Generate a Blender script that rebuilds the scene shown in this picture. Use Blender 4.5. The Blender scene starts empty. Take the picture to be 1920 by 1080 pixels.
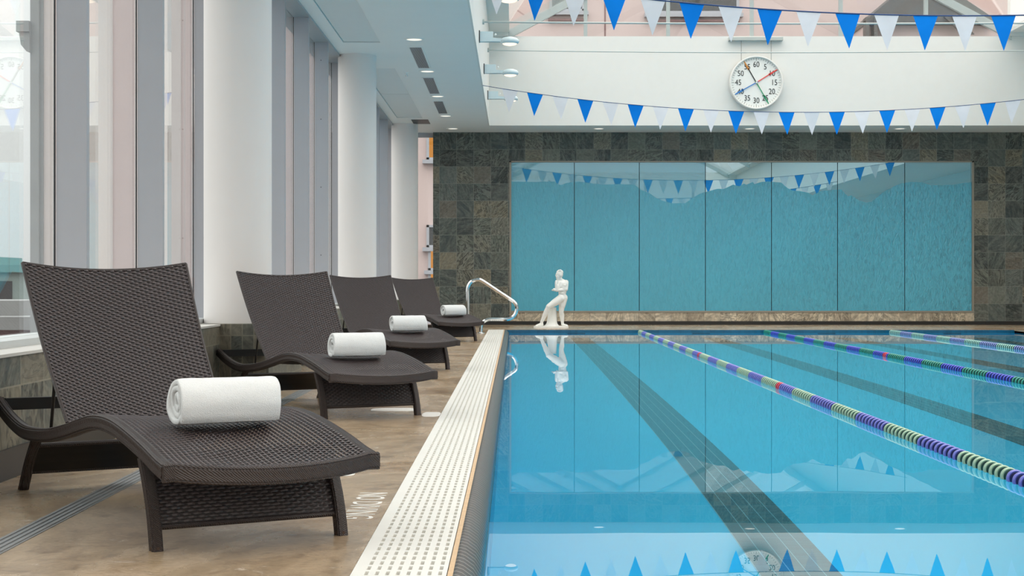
import bpy, bmesh, math, random
from mathutils import Vector, Matrix, noise
random.seed(7)
SC = bpy.context.scene
COL = SC.collection
PI = math.pi
R = math.radians

# ------------------------------------------------------------------ helpers
def lin(c):
    if isinstance(c, str):
        c = [int(c[i:i+2], 16) / 255 for i in (0, 2, 4)]
        c = [x / 12.92 if x <= .04045 else ((x + .055) / 1.055) ** 2.4 for x in c]
    return (c[0], c[1], c[2], 1.0)

class NT:
    def __init__(s, name):
        s.m = bpy.data.materials.new(name); s.m.use_nodes = True
        s.t = s.m.node_tree; s.t.nodes.clear()
        s.out = s.t.nodes.new('ShaderNodeOutputMaterial')
    def n(s, typ, ins=None, **pr):
        nd = s.t.nodes.new('ShaderNode' + typ)
        for k, v in pr.items(): setattr(nd, k, v)
        for k, v in (ins or {}).items():
            sock = nd.inputs[k]
            if isinstance(v, bpy.types.NodeSocket): s.t.links.new(v, sock)
            elif isinstance(v, bpy.types.Node): s.t.links.new(v.outputs[0], sock)
            else: sock.default_value = v
        return nd
    def math(s, op, a, b=0.0, clamp=False):
        return s.n('Math', {0: a, 1: b}, operation=op, use_clamp=clamp).outputs[0]
    def ramp(s, fac, stops, interp='LINEAR'):
        nd = s.n('ValToRGB', {0: fac}); cr = nd.color_ramp; cr.interpolation = interp
        while len(cr.elements) < len(stops): cr.elements.new(.5)
        for e, (p, c) in zip(cr.elements, stops): e.position = p; e.color = lin(c)
        return nd.outputs[0]
    def mix(s, fac, a, b, mode='MIX'):
        nd = s.n('Mix', {0: fac, 6: a, 7: b}, data_type='RGBA', blend_type=mode)
        return nd.outputs[2]
    def obj(s): return s.n('TexCoord').outputs['Object']
    def pos(s): return s.n('NewGeometry').outputs['Position']
    def bump(s, h, strength=.3, dist=.01):
        return s.n('Bump', {'Height': h, 'Strength': strength, 'Distance': dist}).outputs[0]
    def prin(s, **k):
        mp = dict(color='Base Color', rough='Roughness', metal='Metallic', ior='IOR', normal='Normal',
                  spec='Specular IOR Level', ecol='Emission Color', estr='Emission Strength', coat='Coat Weight',
                  sheen='Sheen Weight', coatr='Coat Roughness', sub='Subsurface Weight')
        return s.n('BsdfPrincipled', {mp[a]: v for a, v in k.items()}).outputs[0]
    def end(s, sh): s.t.links.new(sh, s.out.inputs[0]); return s.m

def simple(name, color, rough=.5, metal=0., var=.06, scale=8., bump=0., **k):
    t = NT(name); c = lin(color)
    nz = t.n('TexNoise', {'Vector': t.obj(), 'Scale': scale, 'Detail': 4.0})
    d = tuple(x * (1 - var) for x in c[:3]) + (1,); e = tuple(min(1, x * (1 + var)) for x in c[:3]) + (1,)
    col = t.mix(nz.outputs[0], d, e)
    kw = dict(color=col, rough=rough, metal=metal); kw.update(k)
    if bump: kw['normal'] = t.bump(nz.outputs[0], bump, .004)
    return t.end(t.prin(**kw))

class MB:
    def __init__(s): s.v = []; s.f = []; s.mi = []; s.cur = 0
    def add(s, vs, fs):
        b = len(s.v); s.v += [tuple(p) for p in vs]
        s.f += [tuple(b + i for i in f) for f in fs]; s.mi += [s.cur] * len(fs)
    def box(s, x0, x1, y0, y1, z0, z1):
        if x0 > x1: x0, x1 = x1, x0
        if y0 > y1: y0, y1 = y1, y0
        if z0 > z1: z0, z1 = z1, z0
        s.add([(x0,y0,z0),(x1,y0,z0),(x1,y1,z0),(x0,y1,z0),(x0,y0,z1),(x1,y0,z1),(x1,y1,z1),(x0,y1,z1)],
              [(0,3,2,1),(4,5,6,7),(0,1,5,4),(1,2,6,5),(2,3,7,6),(3,0,4,7)]); return s
    def sweep(s, path, secs, closed=False, caps=True):
        """path: list of (origin, a_axis, b_axis); secs: list of 2D points"""
        n = len(secs); vs = []; fs = []
        for o, a, b in path:
            for p, q in secs: vs.append(Vector(o) + Vector(a) * p + Vector(b) * q)
        m = len(path)
        for i in range(m - (0 if closed else 1)):
            i2 = (i + 1) % m
            for j in range(n):
                j2 = (j + 1) % n
                fs.append((i*n+j, i*n+j2, i2*n+j2, i2*n+j))
        if caps and not closed:
            fs.append(tuple(reversed(range(n)))); fs.append(tuple((m-1)*n + j for j in range(n)))
        s.add(vs, fs); return s
    def tube(s, pts, r, n=10, caps=True, up=None):
        pts = [Vector(p) for p in pts]; path = []
        ref = None
        for i, p in enumerate(pts):
            d = (pts[min(i+1, len(pts)-1)] - pts[max(i-1, 0)]).normalized()
            if ref is None:
                ref = Vector((0,0,1)) if abs(d.z) < .9 else Vector((1,0,0))
            a = (ref - d * ref.dot(d)).normalized(); ref = a
            b = d.cross(a)
            rr = r[i] if isinstance(r, (list, tuple)) else r
            path.append((p, a * rr, b * rr))
        return s.sweep(path, [(math.cos(2*PI*k/n), math.sin(2*PI*k/n)) for k in range(n)], caps=caps)
    def lathe(s, prof, axis='z', c=(0,0,0), n=32, caps=True):
        c = Vector(c)
        ax = {'z': (Vector((1,0,0)), Vector((0,1,0)), Vector((0,0,1))),
              'y': (Vector((0,0,1)), Vector((1,0,0)), Vector((0,1,0))),
              'x': (Vector((0,1,0)), Vector((0,0,1)), Vector((1,0,0)))}[axis]
        vs = []; fs = []
        for r, h in prof:
            for k in range(n):
                t = 2*PI*k/n
                vs.append(c + ax[0]*(r*math.cos(t)) + ax[1]*(r*math.sin(t)) + ax[2]*h)
        for i in range(len(prof)-1):
            for k in range(n):
                k2 = (k+1) % n
                fs.append((i*n+k, i*n+k2, (i+1)*n+k2, (i+1)*n+k))
        if caps:
            fs.append(tuple(reversed(range(n)))); fs.append(tuple((len(prof)-1)*n+k for k in range(n)))
        s.add(vs, fs); return s
    def prism(s, poly, y0, y1, plane='xz'):
        n = len(poly)
        def P(p, d):
            return (p[0], d, p[1]) if plane == 'xz' else ((p[0], p[1], d) if plane == 'xy' else (d, p[0], p[1]))
        vs = [P(p, y0) for p in poly] + [P(p, y1) for p in poly]
        fs = [tuple(range(n)), tuple(reversed(range(n, 2*n)))]
        fs += [(i, n+i, n+(i+1) % n, (i+1) % n) for i in range(n)]
        s.add(vs, fs); return s
    def ellipsoid(s, c, r, n=16, m=10, rot=None):
        vs = []; fs = []
        for i in range(m+1):
            t = PI*i/m
            for k in range(n):
                p = 2*PI*k/n
                v = Vector((r[0]*math.sin(t)*math.cos(p), r[1]*math.sin(t)*math.sin(p), r[2]*math.cos(t)))
                if rot: v = rot @ v
                vs.append(Vector(c) + v)
        for i in range(m):
            for k in range(n):
                k2 = (k+1) % n
                fs.append((i*n+k, (i+1)*n+k, (i+1)*n+k2, i*n+k2))
        s.add(vs, fs); return s
    def mesh(s, name, mats, smooth=False, fix=True):
        me = bpy.data.meshes.new(name); me.from_pydata(s.v, [], s.f)
        for m in (mats if isinstance(mats, (list, tuple)) else [mats]): me.materials.append(m)
        me.polygons.foreach_set('material_index', s.mi)
        if fix:
            bm = bmesh.new(); bm.from_mesh(me); bmesh.ops.recalc_face_normals(bm, faces=bm.faces); bm.to_mesh(me); bm.free()
        if smooth:
            me.polygons.foreach_set('use_smooth', [True] * len(me.polygons))
            if smooth != 'all': me.set_sharp_from_angle(angle=R(smooth if smooth is not True else 40))
        me.update(); return me

def link(name, data, parent=None, loc=None, rot=None):
    o = bpy.data.objects.new(name, data); COL.objects.link(o)
    if parent: o.parent = parent
    if loc: o.location = loc
    if rot: o.rotation_euler = rot
    return o
def obj(name, mb, mats, parent=None, smooth=False, loc=None, rot=None, label=None, fix=True):
    o = link(name, mb.mesh(name, mats, smooth, fix), parent, loc, rot)
    if label: o['label'] = label
    return o
def tag(o, label=None, cat=None, group=None, kind=None):
    o['kind'] = kind or 'thing'
    if label: o['label'] = label
    if cat: o['category'] = cat
    if group: o['group'] = group
    if kind: o['kind'] = kind
    return o
def empty(name, loc=(0,0,0), rz=0):
    o = bpy.data.objects.new(name, None); COL.objects.link(o); o.location = loc; o.rotation_euler = (0,0,rz)
    o.empty_display_size = .1; return o
def copy_tree(o, parent=None):
    c = o.copy(); COL.objects.link(c)
    if parent: c.parent = parent
    for ch in list(o.children): copy_tree(ch, c)
    return c
def struct(name, mb, mats, label=None, cat=None, **k):
    return tag(obj(name, mb, mats, **k), label, cat, kind='structure')
def text_mesh(txt, size, extr=0.0005):
    cu = bpy.data.curves.new('lettering', 'FONT'); cu.body = txt; cu.size = size; cu.extrude = extr
    cu.align_x = 'CENTER'; cu.align_y = 'CENTER'; cu.resolution_u = 3
    o = bpy.data.objects.new('lettering', cu); COL.objects.link(o)
    dg = bpy.context.evaluated_depsgraph_get()
    me = bpy.data.meshes.new_from_object(o.evaluated_get(dg))
    bpy.data.objects.remove(o); bpy.data.curves.remove(cu)
    return me
def mesh_add(mb, me, mat):
    mb.add([mat @ v.co for v in me.vertices], [tuple(p.vertices) for p in me.polygons])

# ------------------------------------------------------------------ measured place
F = 3000.0; VX, VY, H = 965.0, 531.0, .74
def at(px, py, y): return ((px - VX) * y / F, y, H + (VY - py) * y / F)
CEIL = 3.425; WALLY = 28.46; FASY = 27.2; FASX = -.43; FASXR = 8.73; WATER = -.045
PX0, PX1, PY0, PY1 = -.085, 7.95, 2.59, 25.45
NEAR = -6.0; RIGHT = 10.8; SILL = .473

# ------------------------------------------------------------------ materials
def slate(name, ax, tw, th, ou, ov, cols, grout='92938a', veins=1.25, rough=.42):
    t = NT(name); p = t.pos(); sp = t.n('SeparateXYZ', {0: p})
    u = t.math('DIVIDE', t.math('SUBTRACT', sp.outputs[ax], ou), tw)
    v = t.math('DIVIDE', t.math('SUBTRACT', sp.outputs[2], ov), th)
    fu, fv = t.math('FLOOR', u), t.math('FLOOR', v)
    cell = t.n('CombineXYZ', {0: fu, 1: fv, 2: 0.3})
    wn = t.n('TexWhiteNoise', {'Vector': cell.outputs[0]}, noise_dimensions='3D')
    r1 = wn.outputs['Value']; rc = wn.outputs['Color']
    base = t.ramp(r1, [(i / (len(cols)), c) for i, c in enumerate(cols)], 'CONSTANT')
    off = t.n('VectorMath', {0: rc, 3: 37.0}, operation='SCALE')
    loc = t.n('VectorMath', {0: p, 1: off.outputs[0]}, operation='ADD')
    ang = t.math('MULTIPLY', t.n('SeparateXYZ', {0: rc}).outputs[1], 6.28)
    axis = (0, 1, 0) if ax == 0 else (1, 0, 0)
    rotv = t.n('VectorRotate', {'Vector': loc.outputs[0], 'Axis': axis, 'Angle': ang}, rotation_type='AXIS_ANGLE')
    st = t.n('VectorMath', {0: rotv.outputs[0], 1: (2.2, 2.2, 7.)}, operation='MULTIPLY')
    nz = t.n('TexNoise', {'Vector': st.outputs[0], 'Scale': .95, 'Detail': 4.0, 'Roughness': .55, 'Distortion': 2.2})
    nz2 = t.n('TexNoise', {'Vector': p, 'Scale': 26.0, 'Detail': 4.0})
    amt = t.math('POWER', t.math('MULTIPLY', t.n('SeparateXYZ', {0: rc}).outputs[2], veins, True), .75)
    vein = t.ramp(nz.outputs[0], [(.34, (.9, .9, .88)), (.42, (.22, .22, .22)), (.46, (1.0, 1.0, .98)), (.53, (1.0, 1.0, .97)), (.56, (.16, .17, .17)), (.60, (1., 1., 1.)), (.66, (.42, .42, .42))])
    nz3 = t.n('TexNoise', {'Vector': st.outputs[0], 'Scale': .7, 'Detail': 5.0, 'Roughness': .6, 'Distortion': 2.5})
    lite = t.ramp(nz3.outputs[0], [(.40, (0, 0, 0)), (.60, (1, 1, 1))])
    c1 = t.mix(t.math('MULTIPLY', lite, .42), base, lin(grout))
    c1 = t.mix(amt, c1, t.mix(1.0, c1, vein, 'MULTIPLY'))
    c1 = t.mix(.8, c1, t.mix(1.0, c1, t.ramp(nz2.outputs[0], [(.3, (.55, .55, .55)), (.7, (1., 1., 1.))]), 'MULTIPLY'))
    du = t.math('ABSOLUTE', t.math('SUBTRACT', t.math('FRACT', u), .5))
    dv = t.math('ABSOLUTE', t.math('SUBTRACT', t.math('FRACT', v), .5))
    eu = t.math('GREATER_THAN', t.math('MULTIPLY', du, tw), tw * .5 - .0035)
    ev = t.math('GREATER_THAN', t.math('MULTIPLY', dv, th), th * .5 - .0035)
    e = t.math('MAXIMUM', eu, ev)
    col = t.mix(t.math('MULTIPLY', e, .55), c1, lin(grout))
    hgt = t.math('SUBTRACT', nz3.outputs[0], t.math('MULTIPLY', e, .6))
    return t.end(t.prin(color=col, rough=rough, normal=t.bump(hgt, .35, .006)))

SLC = ['59635e', '757b70', '464f4c', '878678', '69736e', '8f8874', '4f5956', '7b7468', '6a6f66']
m_slate = slate('slate_tile', 0, .305, .305, -1.338, CEIL, SLC)
m_slate_ledge = slate('pale_slate_tile', 0, .29, .305, -.115, -.08, ['efe0c8', 'e2d2b8', 'f2e2c8', 'd8c8b0', 'ead8bd'], grout='3c342b', veins=.85)
m_slate_side = slate('grey_slate_tile', 1, .305, .305, .12, .345 - .305, ['77776b', '6a6d66', '857f6f', '5f625c', '7d7668'], grout='a09a8a')
m_slate_box = slate('slate_strip_tile', 0, .075, .3, -1.92, .40, ['6d6c63', '7b7568', '62635c', '857c6c'], grout='96907f', veins=.5)

def m_deck_():
    t = NT('stained_concrete'); p = t.pos()
    st = t.n('VectorMath', {0: p, 1: (1., .55, 1.)}, operation='MULTIPLY')
    a = t.n('TexNoise', {'Vector': st.outputs[0], 'Scale': 1.3, 'Detail': 8.0, 'Roughness': .6, 'Distortion': .6})
    b = t.n('TexNoise', {'Vector': p, 'Scale': 7.0, 'Detail': 8.0, 'Roughness': .7, 'Distortion': 1.2})
    c = t.n('TexNoise', {'Vector': p, 'Scale': 60.0, 'Detail': 3.0})
    col = t.ramp(a.outputs[0], [(.34, '745639'), (.42, 'a88a68'), (.49, 'cab499'), (.55, '94806a'), (.62, 'bba58b'), (.70, '786654')])
    col = t.mix(t.math('MULTIPLY', b.outputs[0], .9), col, t.ramp(b.outputs[0], [(.34, '463423'), (.42, '94775a'), (.51, 'bda485'), (.60, 'a48b70'), (.68, 'd6c6b0')]))
    cr = t.n('TexNoise', {'Vector': t.n('VectorMath', {0: p, 1: (1., 2.2, 1.)}, operation='MULTIPLY').outputs[0], 'Scale': 5.5, 'Detail': 9.0, 'Roughness': .75, 'Distortion': 2.0})
    crk = t.ramp(cr.outputs[0], [(.478, (0, 0, 0)), (.492, (1, 1, 1)), (.506, (0, 0, 0))])
    col = t.mix(t.math('MULTIPLY', crk, .38), col, lin('5a4a3a'))
    w = t.ramp(b.outputs[0], [(.62, (0, 0, 0)), (.72, (1, 1, 1))])
    col = t.mix(t.math('MULTIPLY', w, .5), col, lin('e2d8c8'))
    col = t.mix(.25, col, t.mix(1.0, col, t.ramp(c.outputs[0], [(.3, '606060'), (.7, 'a8a8a8')]), 'OVERLAY'))
    rg = t.ramp(a.outputs[0], [(.3, (.18,)*3), (.7, (.36,)*3)])
    return t.end(t.prin(color=col, rough=rg, normal=t.bump(c.outputs[0], .12, .003)))
m_deck = m_deck_()

def m_tilegrid(name, base, groutc, tw, tl, gw, gl, rough=.25, ax=(0, 1), o=(0, 0), amt=1.0):
    t = NT(name); p = t.pos(); sp = t.n('SeparateXYZ', {0: p})
    u = t.math('DIVIDE', t.math('SUBTRACT', sp.outputs[ax[0]], o[0]), tw)
    v = t.math('DIVIDE', t.math('SUBTRACT', sp.outputs[ax[1]], o[1]), tl)
    cell = t.n('CombineXYZ', {0: t.math('FLOOR', u), 1: t.math('FLOOR', v)})
    wn = t.n('TexWhiteNoise', {'Vector': cell.outputs[0]}).outputs['Value']
    c = lin(base)
    col = t.mix(wn, tuple(x * .86 for x in c[:3]) + (1,), tuple(min(1, x * 1.14) for x in c[:3]) + (1,))
    eu = t.math('LESS_THAN', t.math('FRACT', u), gw / tw); ev = t.math('LESS_THAN', t.math('FRACT', v), gl / tl)
    col = t.mix(t.math('MULTIPLY', t.math('MAXIMUM', eu, ev), amt), col, lin(groutc))
    return t.end(t.prin(color=col, rough=rough))
m_pool = simple('pool_plaster', (.014, .55, .84), .6, var=.05, scale=1.2)
m_poolband = m_tilegrid('blue_waterline_tile', (.006, .10, .18), (.008, .12, .2), .05, .05, .003, .003, ax=(0, 2))
m_lane = m_tilegrid('dark_green_lane_tile', (.006, .125, .16), (.18, .52, .58), .056, .0254, .0035, .0016, o=(.84, 0), amt=.8)
m_target = simple('black_target_tile', (.01, .018, .022), .3)
m_gutter = m_tilegrid('dark_edge_tile', (.055, .047, .041), (.32, .30, .27), .3, .052, .0, .006, rough=.32, ax=(0, 1))

def m_water_():
    t = NT('water')
    nz = t.n('TexNoise', {'Vector': t.pos(), 'Scale': 1.1, 'Detail': 2.0})
    g = t.n('BsdfGlass', {'Roughness': 0.0, 'IOR': 1.333, 'Color': (1, 1, 1, 1), 'Normal': t.bump(nz.outputs[0], .02, .02)})
    return t.end(g.outputs[0])
m_water = m_water_()

def m_glass_(name, tint, refl=1.0, ior=1.52):
    t = NT(name)
    bf = t.n('NewGeometry').outputs['Backfacing']
    i = t.n('Mix', {0: bf, 2: ior, 3: 1 / ior}, data_type='FLOAT').outputs[0]
    fr = t.math('MULTIPLY', t.n('Fresnel', {'IOR': i}).outputs[0], refl, True)
    tr = t.n('BsdfTransparent', {0: lin(tint)}); gl = t.n('BsdfGlossy', {'Color': (1, 1, 1, 1), 'Roughness': 0.0})
    return t.end(t.n('MixShader', {0: fr, 1: tr.outputs[0], 2: gl.outputs[0]}).outputs[0])
m_glass = m_glass_('window_glass', (.93, .96, .965))
m_roofglass = m_glass_('skylight_glass', (.99, .985, .975), .8)

m_white = simple('white_wall_paint', (.77, .775, .745), .6, var=.02)
m_ceil = simple('ceiling_paint', (.86, .875, .86), .55, var=.02, scale=3)
m_panel = simple('ceiling_panel_paint', (.74, .78, .78), .5, var=.02)
m_colm = simple('column_paint', (.80, .75, .73), .45, var=.015)
m_fin = simple('grey_mullion_paint', (.42, .42, .455), .38, var=.03)
m_gasket = simple('black_gasket', (.01, .01, .012), .5)
m_head = simple('window_head_metal', (.36, .39, .41), .35, var=.03)
m_sill = simple('pale_sill_stone', (.62, .59, .55), .4)
m_sillmetal = simple('light_frame_metal', (.55, .57, .57), .35)
m_black = simple('black_base_board', (.018, .016, .015), .35)
m_dark = simple('dark_metal', (.02, .02, .022), .45)
m_wick = simple('brown_wicker', (.054, .040, .041), .34, var=.35, scale=60)
def m_wrap_():
    t = NT('brown_wicker_wrap'); p = t.obj()
    wv = t.n('TexWave', {'Vector': p, 'Scale': 92.0, 'Distortion': 2.0, 'Detail': 1.0, 'Detail Scale': 1.5}, wave_type='BANDS', bands_direction='DIAGONAL')
    nz = t.n('TexNoise', {'Vector': p, 'Scale': 90.0, 'Detail': 2.0})
    h = t.math('ADD', wv.outputs['Fac'], t.math('MULTIPLY', nz.outputs[0], .4))
    col = t.ramp(h, [(.15, (.016, .011, .010)), (.6, (.042, .029, .027)), (1.0, (.058, .042, .040))])
    return t.end(t.prin(color=col, rough=.42, normal=t.bump(h, .55, .003)))
m_wick_edge = m_wrap_()
m_warp = simple('dark_wicker_warp', (.022, .017, .017), .5)
m_rod = simple('black_steel', (.012, .011, .011), .4)
m_tab = simple('grey_steel', (.3, .3, .31), .35, metal=.8)
m_cap = simple('rust_brown_foot', (.06, .03, .018), .6)
m_chrome = simple('polished_steel', (.80, .80, .80), .10, metal=1.0, var=.02)
m_grate = simple('white_plastic_grating', (.80, .78, .73), .4, var=.04)
m_caulk = simple('tan_caulk', (.62, .43, .26), .6, var=.2, scale=30)
m_trough = simple('gutter_trough', (.028, .023, .016), .6, var=.2)
m_drain = simple('grey_drain_cover', (.24, .245, .25), .4, var=.15, scale=20)
m_paint = simple('white_floor_paint', (.74, .72, .68), .6, var=.2, scale=40)
m_blue = None
def m_flag(name, c, tr):
    t = NT(name); n_ = t.n('TexNoise', {'Vector': t.obj(), 'Scale': 9.0})
    c = lin(c); col = t.mix(n_.outputs[0], tuple(x*.94 for x in c[:3])+(1,), tuple(min(1, x*1.05) for x in c[:3])+(1,))
    d = t.n('BsdfDiffuse', {0: col}); x = t.n('BsdfTranslucent', {0: col})
    return t.end(t.n('MixShader', {0: tr, 1: d.outputs[0], 2: x.outputs[0]}).outputs[0])
m_fblue = m_flag('blue_vinyl', (.012, .29, .86), .3)
m_fwhite = m_flag('white_vinyl', (.84, .86, .90), .4)
m_cord = simple('navy_cord', (.012, .05, .17), .6)
def m_towel_():
    t = NT('white_terry'); p = t.obj()
    a = t.n('TexNoise', {'Vector': p, 'Scale': 420.0, 'Detail': 2.0}); b = t.n('TexNoise', {'Vector': p, 'Scale': 30.0, 'Detail': 3.0})
    h = t.math('ADD', a.outputs[0], t.math('MULTIPLY', b.outputs[0], .6))
    col = t.mix(a.outputs[0], (.74, .74, .73, 1), (.90, .90, .895, 1))
    return t.end(t.prin(color=col, rough=.95, sheen=.4, normal=t.bump(h, .7, .004)))
m_towel = m_towel_()
m_plaster = simple('white_plaster', (.85, .84, .80), .6, var=.03, scale=30)
def emit(name, c, s):
    t = NT(name); e = t.n('Emission', {0: lin(c), 1: s}); return t.end(e.outputs[0])
m_bulb = emit('lit_diffuser', (1.0, .93, .80), 1.1)
m_bulb2 = emit('lit_lens', (1.0, .86, .68), 1.3)
m_lampbody = simple('pale_blue_lamp_enamel', (.62, .74, .78), .3)
m_clockface = simple('clock_face_white', (.80, .82, .79), .5)
m_ink = simple('black_ink', (.012, .012, .014), .6)
m_red = simple('red_hand', (.75, .06, .05), .5); m_green = simple('green_hand', (.02, .28, .13), .5)
m_bhand = simple('blue_hand', (.03, .20, .55), .5); m_orange = simple('orange_hand', (.62, .24, .04), .5)
m_rodsteel = simple('pale_painted_steel', (.44, .49, .48), .4)
m_trim = simple('bronze_trim', (.32, .29, .24), .35, metal=.4)
m_pink = simple('pink_stucco', (.64, .50, .475), .85, var=.05, scale=.8)
m_pink2 = simple('pale_pink_stucco', (.68, .60, .57), .85, var=.05, scale=.8)
m_stone = simple('grey_limestone', (.30, .305, .30), .8, var=.15, scale=1.5)
m_amber = emit('amber_lit_window', (.85, .34, .07), .75)
m_dkwin = simple('dark_window_glass', (.05, .05, .052), .1)
m_copper = simple('green_copper_roof', (.16, .27, .25), .6); m_brick = simple('dull_red_brick', (.24, .13, .125), .85, var=.2, scale=2)
m_gstone = simple('grey_green_render', (.28, .34, .32), .8); m_roofdk = simple('dark_roof_metal', (.085, .078, .074), .6, var=.3, scale=4)
m_ground = simple('street_asphalt', (.13, .13, .13), .9)

def m_mirrorglass(name, base, refl, rough, bump):
    t = NT(name); p = t.pos(); sp = t.n('SeparateXYZ', {0: p})
    st = t.n('VectorMath', {0: p, 1: (30., 30., 11.)}, operation='MULTIPLY')
    a = t.n('TexNoise', {'Vector': st.outputs[0], 'Scale': 1.0, 'Detail': 5.0, 'Roughness': .6, 'Distortion': .8})
    b = t.n('TexNoise', {'Vector': p, 'Scale': .45, 'Detail': 2.0})
    c = lin(base)
    col = t.mix(b.outputs[0], tuple(x*.85 for x in c[:3])+(1,), tuple(x*1.12 for x in c[:3])+(1,))
    kw = {}
    if bump:
        k = t.n('MapRange', {'Value': sp.outputs[0], 'From Min': 2.5, 'From Max': 8.2, 'To Min': .25, 'To Max': 1.0}).outputs[0]
        nrm = t.n('Bump', {'Height': t.math('MULTIPLY', a.outputs[0], k), 'Strength': bump, 'Distance': .02}).outputs[0]
        dk = t.ramp(a.outputs[0], [(.34, (.30, .30, .30)), (.46, (.80, .80, .80)), (.58, (1.1, 1.1, 1.1))])
        col = t.mix(t.math('MULTIPLY', k, .42), col, t.mix(1.0, col, dk, 'MULTIPLY'))
        d = t.n('BsdfDiffuse', {0: col, 'Normal': nrm}); g = t.n('BsdfGlossy', {0: (.75, .93, 1, 1), 'Roughness': rough, 'Normal': nrm})
    else:
        d = t.n('BsdfDiffuse', {0: col}); g = t.n('BsdfGlossy', {0: (.75, .93, 1, 1), 'Roughness': rough})
    return t.end(t.n('MixShader', {0: refl, 1: d.outputs[0], 2: g.outputs[0]}).outputs[0])
m_clear = m_mirrorglass('clear_teal_glass', (.06, .34, .43), .50, .004, 0)
m_misty = m_mirrorglass('misted_teal_glass', (.085, .38, .52), .22, .015, 0)
m_etch = m_mirrorglass('etched_teal_glass', (.066, .41, .56), .12, .10, .9)

# ------------------------------------------------------------------ floor, pool, gutter
GX0, GX1 = -.418, -.171
mb = MB()
T = -.14
mb.box(-1.96, GX0, NEAR, WALLY, T, 0)                       # left deck
mb.box(GX0, PX0 - .07, PY1, WALLY, T, 0); mb.box(GX0, PX0 - .07, NEAR, PY0, T, 0)
mb.box(PX0 - .07, PX1, PY1, WALLY, T, 0); mb.box(PX0 - .07, PX1, NEAR, PY0, T, 0)
mb.box(PX1, RIGHT, NEAR, WALLY, T, 0)
mb.box(-2.3, -1.45, WALLY, 29.0, T, 0)
struct('floor', mb, m_deck, 'brown stained concrete pool deck', 'floor')
mb = MB()
mb.box(GX0, GX1 + .03, PY0, PY1, -.10, -.065)
mb.box(GX1, GX1 + .012, PY0, PY1, -.13, -.002)
mb.cur = 1; mb.box(GX1 + .0005, -.157, PY0, PY1, -.12, .0015)   # caulk line
struct('trim_gutter', mb, [m_trough, m_caulk], 'tan caulk line and trough under the white gutter grating', 'gutter')
# dark rolled edge sloping to the water
mb = MB()
sec = [(-.157, 0.0), (-.150, .001), (-.135, -.004), (-.11, -.022), (-.09, -.052), (-.085, -.09), (-.085, -.2), (-.157, -.2)]
mb.sweep([((0, PY0, 0), (1, 0, 0), (0, 0, 1)), ((0, PY1, 0), (1, 0, 0), (0, 0, 1))], sec)
struct('trim_pool_edge', mb, m_gutter, 'dark tiled pool edge sloping from the white grating down to the water', 'pool edge', smooth=30)
# basin
mb = MB(); B = -1.14
mb.box(PX0 - .1, PX1 + .1, PY0 - .1, PY1 + .1, B - .1, B)
mb.box(PX0 - .1, PX0, PY0, PY1, B, -.15); mb.box(PX1, PX1 + .1, PY0, PY1, B, -.02)
mb.box(PX0 - .1, PX1 + .1, PY1, PY1 + .1, B, -.2); mb.box(PX0 - .1, PX1 + .1, PY0 - .1, PY0, B, -.15)
mb.cur = 1; mb.box(PX0 - .06, PX1, PY1 - .001, PY1 + .1, -.24, -.004)
pool = tag(obj('pool_basin', mb, [m_pool, m_poolband]), 'pale blue pool basin below the water', 'pool', kind='structure')
LC = [.98, 2.965, 4.96, 6.96]
names = ['dark green tiled lane line nearest the white grating', 'dark green lane line under the water between the first and second lane ropes',
         'dark green lane line under the water between the second and third lane ropes', 'dark green lane line beyond the third lane rope']
for i, c in enumerate(LC):
    mb = MB(); mb.box(c - .14, c + .14, PY0 + 1.2, PY1 - 1.2, B - .01, B + .004)
    struct('floor_lane_line', mb, m_lane, names[i], 'lane line')
    mb = MB(); mb.box(c - .14, c + .14, PY1 - .012, PY1 + .01, -.85, -.075)
    struct('wall_lane_target', mb, m_target, ['black wall target at the far end of the lane beside the deck', 'black wall target at the far end of the second lane',
           'black wall target at the far end of the third lane', 'black wall target at the far end of the fourth lane'][i], 'lane target')
mb = MB(); nx, ny = 2, 2
mb.add([(PX0, PY0, WATER), (PX1, PY0, WATER), (PX1, PY1, WATER), (PX0, PY1, WATER)], [(0, 1, 2, 3)])
struct('water', mb, m_water, 'still clear blue pool water', 'water', fix=False)

# gutter grating with real slots
def grating():
    mb = MB(); W = GX1 - GX0 - .004; x0 = GX0 + .002
    ncol = 8; cp = .0268; sw = .0098; xa = x0 + .034
    xs = [x0]
    for c in range(ncol): xs += [xa + c * cp, xa + c * cp + sw]
    xs += [x0 + W]
    pit = .0755; sl = .052; n = int((PY1 - PY0 - .05) / pit); ys = [PY0 + .01]
    for r in range(n): ys += [PY0 + .02 + r * pit, PY0 + .02 + r * pit + sl]
    ys += [PY1 - .005]
    z1, z0 = .002, -.022
    idx = {}; vs = []
    for j, y in enumerate(ys):
        for i, x in enumerate(xs):
            idx[(i, j)] = len(vs); vs.append((x, y, z1)); vs.append((x, y, z0))
    fs = []
    for j in range(len(ys) - 1):
        for i in range(len(xs) - 1):
            a, b, c, d = idx[(i, j)], idx[(i+1, j)], idx[(i+1, j+1)], idx[(i, j+1)]
            hole = (i % 2 == 1) and (j % 2 == 1)
            if hole:
                fs += [(a, a+1, b+1, b), (b, b+1, c+1, c), (c, c+1, d+1, d), (d, d+1, a+1, a)]
            else:
                fs.append((a, b, c, d))
    L_ = len(ys) - 1; K = len(xs) - 1
    fs += [(idx[(0,0)], idx[(0,0)]+1, idx[(0,L_)]+1, idx[(0,L_)]), (idx[(K,0)], idx[(K,0)]+1, idx[(K,L_)]+1, idx[(K,L_)])]
    mb.add(vs, fs); return mb
tag(obj('gutter_grating', grating(), m_grate), 'long white slotted plastic grating along the pool edge', 'grating')

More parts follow.
